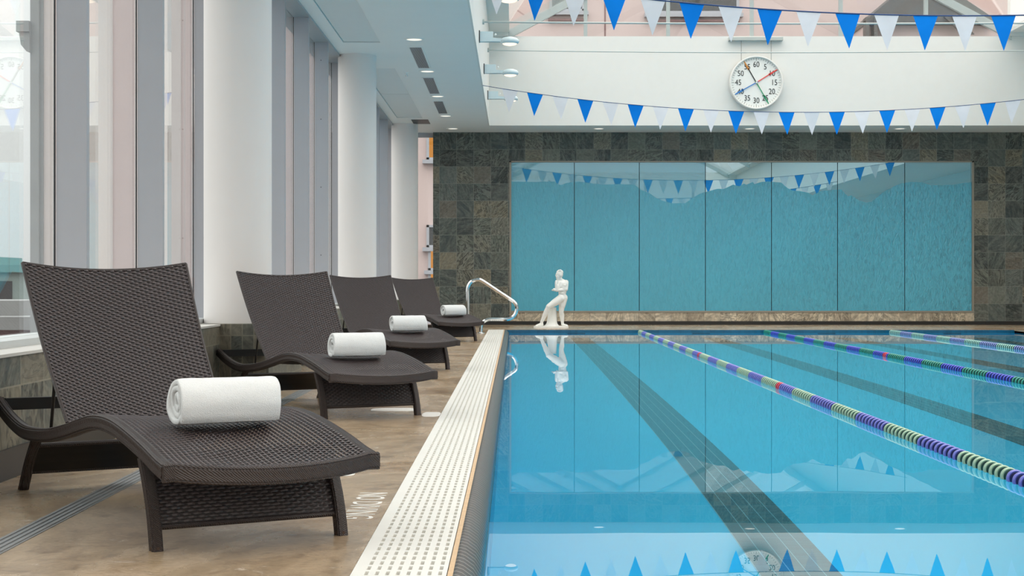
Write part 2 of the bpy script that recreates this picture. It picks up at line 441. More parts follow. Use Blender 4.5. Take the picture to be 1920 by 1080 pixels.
# trench drain
mb = MB(); x0, x1 = -1.488, -1.402
mb.box(x0, x1, -3, 28.2, 0, .0025)
for k in range(4): mb.box(x0 + .006 + k * .021, x0 + .016 + k * .021, -3, 28.2, .0025, .006)
tag(obj('trench_drain_cover', mb, m_drain), 'narrow grey ribbed drain cover running along the deck under the loungers', 'drain cover')

# lettering NO DIVING, read from the deck facing the pool
me = text_mesh('NO DIVING', .115, .0006)
xs_ = [v.co.x for v in me.vertices]; ys_ = [v.co.y for v in me.vertices]
w_, h_ = max(xs_) - min(xs_), max(ys_) - min(ys_)
sx, sy = .62 / w_, .10 / h_
mb = MB(); M = Matrix(((0, sy, 0, -.502), (-sx, 0, 0, 5.33), (0, 0, 1, .0008), (0, 0, 0, 1)))
mesh_add(mb, me, M)
tag(obj('floor_lettering', mb, m_paint), 'white NO DIVING lettering painted on the deck beside the grating', 'lettering')
for (x, y, rx, ry, lb) in [(-.70, 6.22, .08, .085, 'worn white paint patch on the deck just behind the front corner of the nearest lounger'),
                           (-.70, 9.36, .13, .12, 'worn white paint patch under the front of the second lounger'),
                           (-.47, 9.02, .05, .16, 'faint white paint patch on the deck right of the second lounger foot')]:
    mb = MB(); pts = []
    for k in range(28):
        t = 2 * PI * k / 28; q = .5
        f = 1 + .12 * noise.noise(Vector((x * 9 + math.cos(t), y + math.sin(t), 1)))
        cx, cy = math.cos(t), math.sin(t)
        pts.append((x + rx * f * math.copysign(abs(cx) ** q, cx), y + ry * f * math.copysign(abs(cy) ** q, cy)))
    mb.prism(pts, .0002, .001, 'xy'); tag(obj('paint_patch', mb, m_paint), lb, 'paint mark')

# ------------------------------------------------------------------ far slate wall, glass screen
X0W = -1.4515; WX0, WX1 = at(955, 0, WALLY)[0], at(1826, 0, WALLY)[0]
WZ0, WZ1 = at(0, 584, WALLY)[2], at(0, 302, WALLY)[2]
mb = MB()
mb.box(X0W, WX0, WALLY, WALLY + .3, 0, CEIL + .3); mb.box(WX1, RIGHT, WALLY, WALLY + .3, 0, CEIL + .3)
mb.box(WX0, WX1, WALLY, WALLY + .3, WZ1, CEIL + .3)
struct('wall_back', mb, m_slate, 'far wall of square grey green slate tiles', 'wall')
mb = MB(); mb.box(WX0, WX1, WALLY - .02, WALLY + .3, 0.065, WZ0 - .02)
struct('trim_ledge', mb, m_slate_ledge, 'row of pale tan slate tiles under the glass screen', 'ledge')
mb = MB(); mb.box(WX0 - 1.35, RIGHT, WALLY - .025, WALLY + .3, 0, .065)
struct('baseboard_back', mb, m_black, 'black base strip along the foot of the slate wall', 'baseboard')
ridge = [(957,340),(1000,341),(1040,340),(1046,345),(1052,347),(1062,343),(1075,341),(1085,340),(1108,343),(1130,346),(1160,345),(1190,346),(1203,356),(1218,362),
 (1232,372),(1245,377),(1262,381),(1285,381),(1300,370),(1315,362),(1345,354),(1358,354),(1375,346),(1387,349),(1395,344),(1400,346),(1412,341),(1415,345),(1428,341),(1440,340),(1465,342),
 (1478,353),(1488,357),(1500,358),(1515,361),(1524,366),(1540,358),(1560,356),(1578,355),(1590,368),(1597,366),(1610,375),(1625,380),(1635,378),(1645,370),(1660,358),(1675,350),
 (1690,344),(1710,341),(1730,342),(1745,347),(1770,347),(1790,346),(1800,344),(1822,341)]
def ry(px):
    for (a, b), (c, d) in zip(ridge, ridge[1:]):
        if a <= px <= c: return b + (d - b) * (px - a) / (c - a)
    return ridge[0][1] if px < ridge[0][0] else ridge[-1][1]
scr = tag(empty('etched_glass_screen', ((WX0 + WX1) / 2, WALLY, WZ0)), 'wide teal glass screen etched with a mountain ridge, framed in the slate wall', 'glass screen')
ox, oy, oz = scr.location
seams = [957, 1077, 1199, 1323, 1447, 1571, 1697, 1824]
PYF = .03
for i in range(7):
    a, b = at(seams[i], 0, WALLY)[0] + .006, at(seams[i+1], 0, WALLY)[0] - .006
    mb = MB(); mb.box(a - ox, b - ox, PYF, PYF + .012, .012, WZ1 - WZ0 - .012)
    pn = obj('glass_pane', mb, m_misty if i < 3 else m_clear, scr, rot=None)
    poly = [(a - ox, .012), (b - ox, .012)]
    pxs = [seams[i+1] - .7] + [p for p, _ in reversed(ridge) if seams[i] + 2 < p < seams[i+1] - 2] + [seams[i] + .7]
    k = 0; prof = []
    for p in pxs:
        X, _, Z = at(p, ry(p), WALLY); prof.append((min(max(X, a), b) - ox, Z - WZ0))
    mb = MB(); mb.prism(poly + prof, PYF - .003, PYF - .0003)
    obj('etched_relief', mb, m_etch, pn, label='etched lower area with mountain outline')
mb = MB(); mb.box(WX0 - ox, WX1 - ox, .06, .09, 0, WZ1 - WZ0); obj('backing', mb, m_dark, scr)
mb = MB(); w = .035
mb.box(WX0 - ox, WX0 + w - ox, -.015, .05, 0, WZ1 - WZ0); mb.box(WX1 - w - ox, WX1 - ox, -.015, .05, 0, WZ1 - WZ0)
mb.box(WX0 - ox, WX1 - ox, -.015, .05, WZ1 - WZ0 - .022, WZ1 - WZ0); mb.box(WX0 - ox, WX1 - ox, -.03, .05, -.02, .012)
obj('frame', mb, m_trim, scr)

# ------------------------------------------------------------------ left window wall
XT, XG = -2.06, -2.21
mb = MB()
mb.box(-2.45, -1.92, NEAR, 29.0, -.14, SILL - .012)
struct('wall_left', mb, m_slate_side, 'low slate tiled wall under the windows', 'wall')
mb = MB(); mb.box(-1.95, -1.905, NEAR, WALLY, 0, .115)
struct('baseboard_left', mb, m_black, 'dark base strip along the foot of the low window wall', 'baseboard')
mb = MB(); mb.box(-2.4, -1.912, NEAR, 28.9, SILL - .012, SILL)
struct('trim_sill', mb, m_sill, 'pale stone sill on the low slate wall', 'sill')
cols = [10.75, 18.9, 27.05]
clab = ['thick round white column behind the second lounger, the nearest of the row', 'round white column behind the third lounger, middle of the row', 'round white column nearest the far slate wall']
for y, lb in zip(cols, clab):
    mb = MB(); mb.box(-2.3, -1.60, y - .35, y + 1.25, 0, SILL + .002)
    struct('trim_column_base', mb, m_slate_box, 'slate clad block under the ' + lb.split(',')[0].replace('thick ', ''), 'column base')
    mb = MB(); mb.lathe([(.226, SILL + .002), (.226, CEIL + .02)], c=(-1.86, y, 0), n=64)
    struct('column', mb, m_colm, lb, 'column', smooth=40)
HZ = 3.40
fins = [7.70 + 1.66 * k for k in range(-8, 13)]
edges = [NEAR, cols[0], cols[1], 28.7]
for wi in range(3):
    ya, yb = edges[wi], edges[wi+1]
    w = tag(empty('window_%d' % (wi + 1), (XG, ya, SILL)), ['tall window bay behind the nearest lounger', 'tall window bay behind the second and third loungers', 'tall window bay nearest the far slate wall'][wi], 'window', kind='structure')
    ox2, oy2, oz2 = w.location
    fs_ = [y for y in fins if ya < y < yb]
    for y in fs_:
        mb = MB(); mb.box(XG - ox2 + .004, XT - ox2, y - oy2, y - oy2 + .05, 0, HZ - oz2)
        mu = obj('mullion', mb, m_fin, w)
        mb = MB(); mb.box(-.007, .0005, y - oy2 - .005, y - oy2 + .001, 0, HZ - oz2)
        obj('gasket', mb, m_gasket, mu)
        if abs(y - 11.02) < .1 or abs(y - 17.66) < .1:
            mb = MB()
            for z in (1.05, 1.8, 2.55, 3.2): mb.lathe([(.0055, -.003), (.0055, .002)], 'y', (.072, y - oy2, z - oz2), 8)
            obj('screw', mb, m_dark, mu)
    ys = [ya] + fs_ + [yb]
    for a, b in zip(ys, ys[1:]):
        mb = MB(); mb.box(-.012, -.002, a - oy2 + .002, b - oy2 - .002, .03, HZ - oz2); obj('glass_pane', mb, m_glass, w)
    mb = MB(); mb.box(-.10, XT - ox2 - .02, 0, yb - ya, 0, .03); obj('bottom_rail', mb, m_sillmetal, w)
    mb = MB(); mb.box(-.16, -2.05 - ox2, 0, yb - ya, HZ - oz2, CEIL - oz2 + .08); obj('head_rail', mb, m_head, w)
# end window between left glazing and slate wall
w = tag(empty('window_4', (-1.85, 28.62, 0)), 'narrow end window left of the slate wall', 'window', kind='structure')
mb = MB(); mb.box(-.4, .4, 0, .01, SILL, CEIL - .08); obj('glass_pane', mb, m_glass, w)
mb = MB(); mb.box(-.4, .4, -.03, .04, CEIL - .08, CEIL + .1); mb.box(-.4, .4, -.03, .04, SILL - .02, SILL + .03); obj('frame', mb, m_fin, w)

# ------------------------------------------------------------------ ceiling soffits
def cells(mb, xs, ys, hole, z0, z1):
    for i in range(len(xs) - 1):
        for j in range(len(ys) - 1):
            if not hole((xs[i] + xs[i+1]) / 2, (ys[j] + ys[j+1]) / 2): mb.box(xs[i], xs[i+1], ys[j], ys[j+1], z0, z1)
HX0, HX1 = -1.915, -1.50
hat = [(12.1, 17.86), (20.0, 25.98)]
mb = MB()
cells(mb, [-2.055, HX0, HX1, FASX - .02], [NEAR, hat[0][0], hat[0][1], hat[1][0], hat[1][1], 29.0],
      lambda x, y: HX0 < x < HX1 and any(a < y < b for a, b in hat), CEIL, CEIL + .05)
mb.box(FASX - .02, FASXR + .02, FASY + .02, WALLY + .3, CEIL, CEIL + .05)
mb.box(FASXR + .02, RIGHT, NEAR, WALLY + .3, CEIL, CEIL + .05)
struct('ceiling', mb, m_ceil, 'pale soffit ceiling over the deck', 'ceiling')
hl = ['flush grey access panel in the ceiling before the middle column', 'flush grey access panel in the ceiling before the farthest column']
for (a, b), lb in zip(hat, hl):
    t_ = tag(empty('ceiling_access_panel', ((HX0 + HX1) / 2, a, CEIL)), lb, 'ceiling panel')
    d = a + (b - a) * .47; c = (HX0 + HX1) / 2
    for p, q in ((a, d), (d, b)):
        mb = MB(); mb.box(HX0 - c + .008, HX1 - c - .008, p - a + .012, q - a - .012, .012, .03); obj('panel', mb, m_panel, t_)
    mb = MB(); mb.box(HX0 - c, HX1 - c, 0, b - a, .03, .05); obj('backing', mb, m_dark, t_)

def downlight(x, y, lb, grp):
    t_ = tag(empty('downlight', (x, y, CEIL)), lb, 'ceiling light', grp)
    mb = MB(); mb.lathe([(.082, -.002), (.088, -.009), (.108, -.006), (.110, 0)], n=36, caps=False); obj('trim_ring', mb, m_ceil, t_, smooth=30)
    mb = MB(); mb.lathe([(.083, -.004), (.083, -.001)], n=36); obj('diffuser', mb, m_bulb, t_)
dl = ['round downlight before the first grille, largest of the soffit row', 'round downlight between the first and second ceiling grilles', 'round downlight between the second and third ceiling grilles',
      'round downlight just past the third ceiling grille', 'round downlight in the corner of the soffit beside the slate wall']
for y, lb in zip((17.6, 20.25, 22.95, 25.65, 27.75), dl): downlight(-1.105 if y < 27 else -1.07, y, lb, 'downlights along the deck soffit')
for x, lb in zip((1.46, 4.08, 6.68), ['downlight in the soffit above the left part of the glass screen', 'downlight in the soffit below the pace clock', 'downlight in the soffit above the right part of the glass screen']):
    downlight(x, 27.75, lb, 'downlights over the glass screen')
for y0, y1, lb in ((18.15, 19.95, 'slotted ceiling grille with the largest dark slots, between first two downlights'), (20.85, 22.65, 'middle of the three dark ceiling grilles'), (23.55, 25.3, 'ceiling grille farthest along the soffit, nearest the slate wall')):
    t_ = tag(empty('ceiling_vent', (-1.13, (y0 + y1) / 2, CEIL)), lb, 'vent', 'grilles in the deck soffit'); L2 = (y1 - y0) / 2
    mb = MB(); mb.box(-.07, .07, -L2 + .02, L2 - .02, -.002, -.0005); obj('backing', mb, m_dark, t_)
    mb = MB()
    for s in (-1, 1): mb.box(s * .085, s * .068, -L2, L2, -.008, 0); mb.box(-.068, .068, s * L2, s * (L2 - .022), -.008, 0)
    obj('frame', mb, m_ceil, t_)
    mb = MB()
    for k in range(9): mb.box(-.066 + k * .0152, -.0595 + k * .0152, -L2 + .018, L2 - .018, -.007, -.002)
    obj('slats', mb, m_fin, t_)
t_ = tag(empty('ceiling_sprinkler', (-1.38, 20.4, CEIL)), 'small sprinkler head on the soffit left of the second downlight', 'sprinkler')
mb = MB(); mb.lathe([(.03, 0), (.03, -.004), (.012, -.008), (.01, -.03)], n=16); obj('base', mb, m_ceil, t_, smooth=30)
mb = MB(); mb.lathe([(.016, -.045), (.018, -.042), (.016, -.04)], n=16); mb.tube([(-.009, 0, -.028), (-.012, 0, -.036), (-.004, 0, -.042)], .002, 6); mb.tube([(.009, 0, -.028), (.012, 0, -.036), (.004, 0, -.042)], .002, 6); obj('deflector', mb, m_chrome, t_, smooth=30)
mb = MB(); mb.box(-.14, .14, -.35, .35, -.004, 0)
tag(obj('slot_vent', mb, m_dark, loc=(-1.56, 26.6, CEIL)), 'dark slot opening in the soffit right of the farthest column', 'vent')

# ------------------------------------------------------------------ fascias and skylight
EZ = 5.0; XC = 4.15; EAVL, EAVR = -.09, 8.39; SL = .53
mb = MB(); mb.box(FASX - .12, FASX - .0005, NEAR, FASY + .1, CEIL + .06, EZ); mb.box(FASX - .0199, FASX, NEAR, FASY + .0199, CEIL - .004, CEIL + .06)
struct('wall_fascia_left', mb, m_white, 'white bulkhead above the deck soffit', 'wall')
mb = MB(); mb.box(FASXR + .0005, FASXR + .12, NEAR, FASY + .1, CEIL + .06, EZ); mb.box(FASXR, FASXR + .0199, NEAR, FASY + .0199, CEIL - .004, CEIL + .06)
struct('wall_fascia_right', mb, m_white, 'white bulkhead above the far deck', 'wall')
mb = MB(); mb.box(FASX, FASXR, FASY + .0005, FASY + .1, CEIL + .06, 4.938); mb.box(FASX, FASXR, FASY, FASY + .0199, CEIL - .004, CEIL + .06)
struct('wall_fascia_back', mb, m_white, 'white wall above the slate wall carrying the pace clock', 'wall')
mb = MB()
mb.box(FASX, EAVL - .02, FASY - .05, FASY + .1, 4.938, EZ + 1.4); mb.box(EAVR + .02, FASXR, FASY - .05, FASY + .1, 4.938, EZ + 1.4)
mb.box(FASX - .12, EAVL, NEAR, FASY, EZ, EZ + .08); mb.box(EAVR, FASXR + .12, NEAR, FASY, EZ, EZ + .08)
struct('trim_eaves', mb, m_white, 'white eaves and corner piers under the skylight', 'trim')
sky = tag(empty('ceiling_skylight', (XC, FASY, EZ)), 'gabled glass skylight over the pool', 'skylight', kind='structure')
half = (EAVR - EAVL) / 2; top = half * SL
mb = MB()
def slopebar(mb, s, x0, x1, y0, y1, d0, d1):
    """bar on the slope; x measured from ridge outward"""
    pts = []
    for x in (x0, x1):
        z = (half - x) * SL
        for d in (d0, d1): pts.append((s * x, z + d))
    a, b, c, d = pts
    mb.prism([a, c, d, b], y0, y1)
npan = 6; plen = (FASY - NEAR) / npan
for s in (-1, 1):
    for k in range(npan):
        mb = MB(); slopebar(mb, s, 0.02, half, NEAR - FASY + k * plen + .03, NEAR - FASY + (k + 1) * plen - .03, .03, .04); obj('glass_pane', mb, m_roofglass, sky)
    for k in range(npan + 1):
        mb = MB(); y = NEAR - FASY + k * plen; slopebar(mb, s, 0, half + .05, y - .04, y + .04, -.10, .045); obj('rafter', mb, m_rodsteel, sky)
mb = MB(); mb.box(-.05, .05, NEAR - FASY, .05, top - .1, top + .06); obj('ridge_beam', mb, m_rodsteel, sky)
# gable glazing at the far end
gz0 = 4.938 - EZ
def roofz(x): return (half - abs(x)) * SL
for px in (1098, 1253, 1410, 1577, 1737):
    x = at(px, 0, FASY)[0] - XC
    mb = MB(); mb.box(x - .03, x + .03, .0, .08, gz0, roofz(x)); obj('gable_mullion', mb, m_rodsteel, sky)
xs = [-half] + [at(p, 0, FASY)[0] - XC for p in (1098, 1253, 1410, 1577, 1737)] + [half]
for a, b in zip(xs, xs[1:]):
    a2, b2 = a + .03, b - .03
    poly = [(a2, gz0), (b2, gz0), (b2, max(gz0 + .01, roofz(b2) - .02))]
    if a2 < 0 < b2: poly.append((0, top - .02))
    poly.append((a2, max(gz0 + .01, roofz(a2) - .02)))
    mb = MB(); mb.prism(poly, .045, .055); obj('gable_pane', mb, m_glass, sky)
# near end and right walls
mb = MB(); mb.box(-2.4, RIGHT, NEAR - .1, NEAR, 0, .3); mb.box(-2.4, RIGHT, NEAR - .1, NEAR, CEIL - .1, CEIL + .1); mb.box(-2.4, FASX, NEAR - .1, NEAR, CEIL, 5.2); mb.box(FASXR, RIGHT, NEAR - .1, NEAR, CEIL, 5.2); mb.box(FASX, FASXR, NEAR - .1, NEAR, 4.8, 5.1)
struct('wall_front', mb, m_white, 'white framed end wall behind the camera', 'wall')
w = tag(empty('window_5', (XC, NEAR - .05, 0)), 'unseen glazing added behind the camera to let in more light', 'window', kind='structure')  # unseen glazing, added so daylight from behind brightens the soffit
mb = MB(); mb.box(-2.4 - XC, RIGHT - XC, -.006, .006, .3, CEIL - .1); mb.box(FASX - XC, FASXR - XC, -.006, .006, CEIL + .1, 4.8); obj('glass_pane', mb, m_glass, w)
mb = MB(); mb.prism([(-half, 5.1), (half, 5.1), (0, 5.1 + half * SL)], -.006, .006); obj('gable_pane', mb, m_glass, w)
for k in range(8):
    mb = MB(); x = -2.4 - XC + 13.2 * k / 7; mb.box(x - .04, x + .04, -.05, .05, .3, 4.8); obj('mullion', mb, m_fin, w)
mb = MB(); mb.box(RIGHT, RIGHT + .1, NEAR, WALLY + .3, 0, CEIL + .1); struct('wall_right', mb, m_white, 'white wall along the far deck', 'wall')

# tie rods
for (y, pts, r, lb) in ((21.4, [(905, 41), (1400, 44.5), (1700, 44.5), (1920, 40)], .013, 'thicker pale tie rod crossing the hall above the clock'),
                        (25.3, [(913, 94), (1400, 98.5), (1700, 97), (1920, 91)], .0085, 'thin pale tie rod crossing just above the top of the clock')):
    P3 = [Vector(at(px, py, y)) for px, py in pts]
    a, b = P3[0], P3[-1]; z0 = sum(p.z for p in P3) / 4
    mb = MB(); n = 24; L_ = []
    zf = lambda x: P3[0].z + (P3[1].z - P3[0].z) * (1 - ((x - XC) / (XC - FASX)) ** 2) if True else 0
    for i in range(n + 1):
        x = FASX + (FASXR - FASX) * i / n; L_.append((x, y, zf(x)))
    mb.tube(L_, r, 8)
    for x in (FASX, FASXR): mb.lathe([(.035, -.012), (.035, .012)], 'x', (x + (.012 if x < 1 else -.012), y, zf(x)), 16)
    tag(obj('tie_rod', mb, m_rodsteel, smooth=40), lb, 'tie rod')

# fascia lamps
def lamp():
    root = empty('wall_lamp')
    mb = MB(); mb.box(0, .012, -.07, .07, -.045, .085); obj('wall_plate', mb, m_dark, root)
    mb = MB(); mb.box(.012, .17, -.05, .05, -.045, .075)
    mb.box(.17, .24, -.05, .05, -.045, -.005)
    obj('housing', mb, m_lampbody, root)
    mb = MB(); mb.sweep([((.15, 0, -.02), (0, 1, 0), (0, 0, 1)), ((.40, 0, -.035), (0, .8, 0), (0, 0, .8))], [(-.045, -.022), (.045, -.022), (.045, .022), (-.045, .022)]); obj('arm', mb, m_lampbody, root)
    mb = MB(); mb.lathe([(.0, .03), (.05, .028), (.09, .015), (.112, -.008), (.116, -.03), (.10, -.05), (.09, -.052)], c=(.37, 0, -.015), n=32, caps=False); hd = obj('lamp_head', mb, m_lampbody, root, smooth=50)
    mb = MB(); mb.lathe([(.09, -.051), (.07, -.066), (.03, -.075), (.0, -.077)], c=(.37, 0, -.015), n=28, caps=False); obj('lens', mb, m_bulb2, hd, smooth=60)
    mb = MB(); mb.ellipsoid((.20, 0, .045), (.012, .012, .012), 10, 6); obj('screw_knob', mb, m_ceil, root, smooth='all')
    return root
lp = lamp()
ll = ['pale blue bracket lamp cut by the top of the picture', 'bracket lamp on the bulkhead just above the upper tie rod anchors, second from the top', 'bracket lamp on the bulkhead level with the clock top', 'bracket lamp behind the first white pennant of the far line']
for i, (y, lb) in enumerate(zip((16.35, 19.3, 22.2, 25.3), ll)):
    o = lp if i == 0 else copy_tree(lp)
    o.location = (FASX, y, 3.695); tag(o, lb, 'wall lamp', 'bracket lamps along the bulkhead')

# ------------------------------------------------------------------ pace clock
CX, CY, CZ = at(1418, 155, 27.08); CR = .452
ck = tag(empty('pace_clock', (CX, CY, CZ)), 'round white swim pace clock with four coloured hands on the white wall', 'clock')
mb = MB(); mb.lathe([(CR - .012, .07), (CR, .06), (CR, -.03), (CR - .006, -.042), (CR - .022, -.042), (CR - .028, -.02), (CR - .028, 0.0)], 'y', n=72, caps=False); obj('rim', mb, m_white, ck, smooth=30)
mb = MB(); mb.lathe([(CR - .02, .0), (CR - .02, .05)], 'y', n=72); obj('dial', mb, m_clockface, ck)
tk = {}
for big in (True, False):
    mb = MB(); w = .0045 if big else .003; mb.box(-w, w, -.002, -.0002, CR - .085 if big else CR - .065, CR - .034); tk[big] = mb.mesh('tick_mark', m_stone)
for k in range(60): link('tick_mark', tk[k % 5 == 0], ck, None, (0, 2 * PI * k / 60, 0))
for k in range(12):
    n5 = 60 if k == 0 else k * 5
    me = text_mesh(str(n5), .135, .001); a = 2 * PI * k / 12; r = CR * .675
    mb = MB(); M = Matrix.Translation((r * math.sin(a), -.003, r * math.cos(a))) @ Matrix.Rotation(PI / 2, 4, 'X') @ Matrix.Diagonal((.82, 1, 1, 1))
    mesh_add(mb, me, M); obj('numeral', mb, m_ink, ck)
def hand(ang, m, shaft_m, y, lb):
    d = Vector((math.sin(ang), 0, math.cos(ang))); e = Vector((math.cos(ang), 0, -math.sin(ang)))
    def ex(mb, pts):
        n = len(pts); v = [d * p + e * q for p, q in pts]
        mb.add([(a.x, y, a.z) for a in v] + [(a.x, y + .004, a.z) for a in v], [tuple(range(n)), tuple(reversed(range(n, 2*n)))] + [(i, n+i, n+(i+1) % n, (i+1) % n) for i in range(n)])
    mb = MB(); mb.cur = 1 if shaft_m else 0; ex(mb, [(-.03, -.008), (-.03, .008), (CR * .62, .008), (CR * .62, -.008)])
    mb.cur = 0; ex(mb, [(CR * .56, -.018), (CR * .56, .018), (CR * .90, .008), (CR * .93, 0), (CR * .90, -.008)])
    obj('clock_hand', mb, [m, shaft_m or m], ck, label=lb)
hand(R(-30), m_orange, m_ink, -.010, 'orange tipped hand with black shaft'); hand(R(58), m_red, None, -.015, 'red hand')
hand(R(150), m_green, None, -.020, 'green hand'); hand(R(241), m_bhand, None, -.025, 'blue hand')
mb = MB(); mb.lathe([(.014, -.03), (.014, 0)], 'y', n=16); obj('hub', mb, m_white, ck)
mb = MB()
for px in (1390, 1446):
    a = Vector(at(px, 76, 27.13)); b = Vector(at(px, 118, 27.13)); mb.tube([a - ck.location, b - ck.location], .005, 6)
obj('hanging_cord', mb, m_stone, ck)
br = at(1417, 73, 27.13)
mb = MB(); mb.box(-.46, .46, -.03, .07, -.028, .028); mb.box(-.46, .46, -.045, -.03, -.028, -.012)
tag(obj('hanging_bracket', mb, m_rodsteel, loc=br), 'pale metal bracket bar above the pace clock', 'bracket')

# ------------------------------------------------------------------ pennant lines
def bunting(y, zmin, zend, first, pitch, cr, lb, start_blue):
    root = tag(empty('pennant_line', (XC - .2, y, zmin)), lb, 'pennants')
    ox3, oz3 = XC - .2, zmin
    zf = lambda x: zmin + (zend - zmin) * ((x - 3.85) / (3.85 - FASX)) ** 2
    mb = MB(); L_ = [(FASX + (FASXR - FASX) * i / 60 - ox3, 0, zf(FASX + (FASXR - FASX) * i / 60) - oz3) for i in range(61)]
    mb.tube(L_, cr, 6); obj('cord', mb, m_cord, root, smooth=60)
    k = 0; x = first
    while x - pitch > FASX + .25: x -= pitch; k -= 1
    while x < FASXR - .15:
        isb = (k % 2 == 0) == start_blue
        w = .107; ln = .30; sk = random.uniform(-.015, .015); yb = random.uniform(-.03, .03)
        nr = 6; vs = []; fs = []; cv = random.uniform(-.012, .012)
        for th in (0, 1):
            for i in range(nr + 1):
                f = i / nr
                for j in range(5):
                    u = (j - 2) / 2 * w * (1 - f * .985)
                    X = x + u + sk * f
                    Z = (zf(x + u) if i == 0 else zf(x + u * 1.0)) - ln * f
                    Y = yb * f + cv * math.cos(u / w * 1.5) * math.sin(f * PI) + th * .0012
                    vs.append((X - ox3, Y, Z - oz3))
        n1 = (nr + 1) * 5
        for th in (0, 1):
            for i in range(nr):
                for j in range(4):
                    a = th * n1 + i * 5 + j; fs.append((a, a + 1, a + 6, a + 5))
        for i in range(nr):
            for j in (0, 4): a = i * 5 + j; fs.append((a, a + 5, n1 + a + 5, n1 + a))
        mb = MB(); mb.add(vs, fs)
        obj('pennant', mb, m_fblue if isb else m_fwhite, root, smooth=40, label='blue pennant' if isb else 'white pennant')
        x += pitch; k += 1
bunting(13.7, 3.03, 3.385, .183, .3335, .006, 'nearer line of blue and white pennants strung across the top of the hall', True)
bunting(21.4, 3.026, 3.385, .272, .3365, .004, 'farther line of blue and white pennants crossing below the pace clock', True)

# ------------------------------------------------------------------ lane ropes
def float_mesh():
    mb = MB(); k = .86
    mb.lathe([(r * k, h) for r, h in [(.031, -.014), (.038, -.018), (.042, -.013), (.0425, -.002), (.0405, .006), (.037, .004), (.034, -.004), (.031, -.008)]], 'y', n=24, caps=False)
    mb.cur = 1; mb.lathe([(r * k, h) for r, h in [(.013, -.038), (.014, -.012), (.0315, -.0095), (.0315, -.004), (.014, .004), (.013, .038)]], 'y', n=20, caps=False)
    return mb
def col_m(n_, c): return simple(n_, c, .3, var=.12, scale=30)
sets = [(1.985, col_m('pale_green_float', (.33, .47, .33)), col_m('periwinkle_float', (.15, .155, .52)), 6.1, 'lane rope nearest the grating, pale green and periwinkle floats'),
        (3.97, col_m('teal_green_float', (.02, .26, .19)), col_m('royal_blue_float', (.05, .07, .52)), 12.4, 'middle lane rope, deep teal and royal blue floats'),
        (5.96, col_m('mint_float', (.33, .58, .50)), col_m('lavender_float', (.25, .30, .60)), 18.3, 'lane rope farthest from the deck, thin mint and lavender floats')]
m_dkg = simple('dark_green_core', (.012, .06, .05), .4); m_dkb = simple('navy_core', (.010, .014, .09), .4)
m_redf = col_m('red_float', (.60, .05, .09))
for X, mg, mbl, ystart, lb in sets:
    root = tag(empty('lane_rope', (X, PY1 - .03, WATER)), lb, 'lane rope')
    oy3 = PY1 - .03; pit = .078
    mb = MB(); mb.tube([(0, PY0 - oy3 + .02, .010), (0, 0.03, .010)], .005, 6); obj('cable', mb, m_dark, root)
    n = int((PY1 - PY0 - .3) / pit); ys = [PY1 - .15 - k * pit for k in range(n)]
    meshes = {}
    fm = float_mesh()
    DARKF = {'g': m_dkg, 'b': m_dkb, 'r': m_redf}
    for key, m in (('g', mg), ('b', mbl), ('r', m_redf)):
        meshes[key] = fm.mesh('float_' + key, [m, DARKF[key]], 35)
    def kind(k, y):
        if abs(y - 17.05) < .08 or abs(y - 11.9) < .08: return 'r'
        return 'g' if (k // 9) % 2 == 0 else 'b'
    show = [k for k, y in enumerate(ys) if y > ystart]
    show = set(sorted(show, key=lambda k: ys[k])[:100])
    rest = MB(); order = {'g': 0, 'b': 1, 'r': 2}
    for k, y in enumerate(ys):
        kk = kind(k, y)
        if k in show:
            o = link('float', meshes[kk], root, (0, y - oy3, .010)); 
            o['label'] = {'g': 'green float', 'b': 'blue float', 'r': 'red float'}[kk]
        else:
            b = len(rest.v)
            rest.add([(v[0], v[1] + y - oy3, v[2] + .010) for v in fm.v], fm.f)
            rest.mi[-len(fm.f):] = [order[kk] if q == 0 else order[kk] + 3 for q in fm.mi]
    o = obj('floats', rest, [mg, mbl, m_redf, m_dkg, m_dkb, m_redf], root, smooth=35); o['kind'] = 'stuff'

# ------------------------------------------------------------------ sun lounger
PROF = [(-.17, .258), (-.10, .270), (0, .293), (.156, .322), (.30, .342), (.42, .347), (.54, .340), (.68, .318), (.82, .293), (1.05, .260), (1.25, .245),
        (1.40, .243), (1.55, .260), (1.70, .290), (1.80, .318)]
def top_h(s):
    P_ = PROF
    for i in range(len(P_) - 1):
        if s <= P_[i+1][0] or i == len(P_) - 2:
            p0, p1, p2, p3 = P_[max(i-1, 0)], P_[i], P_[i+1], P_[min(i+2, len(P_)-1)]
            dx = p2[0] - p1[0]; t = (s - p1[0]) / dx
            m1 = (p2[1] - p0[1]) / max(1e-6, p2[0] - p0[0]) * dx; m2 = (p3[1] - p1[1]) / max(1e-6, p3[0] - p1[0]) * dx
            return (2*t**3 - 3*t*t + 1) * p1[1] + (t**3 - 2*t*t + t) * m1 + (-2*t**3 + 3*t*t) * p2[1] + (t**3 - t*t) * m2
TW = .557; TC, SC0 = TW / 2, .76
def loc(t, s, h): return Vector((t - TC, s - SC0, h))
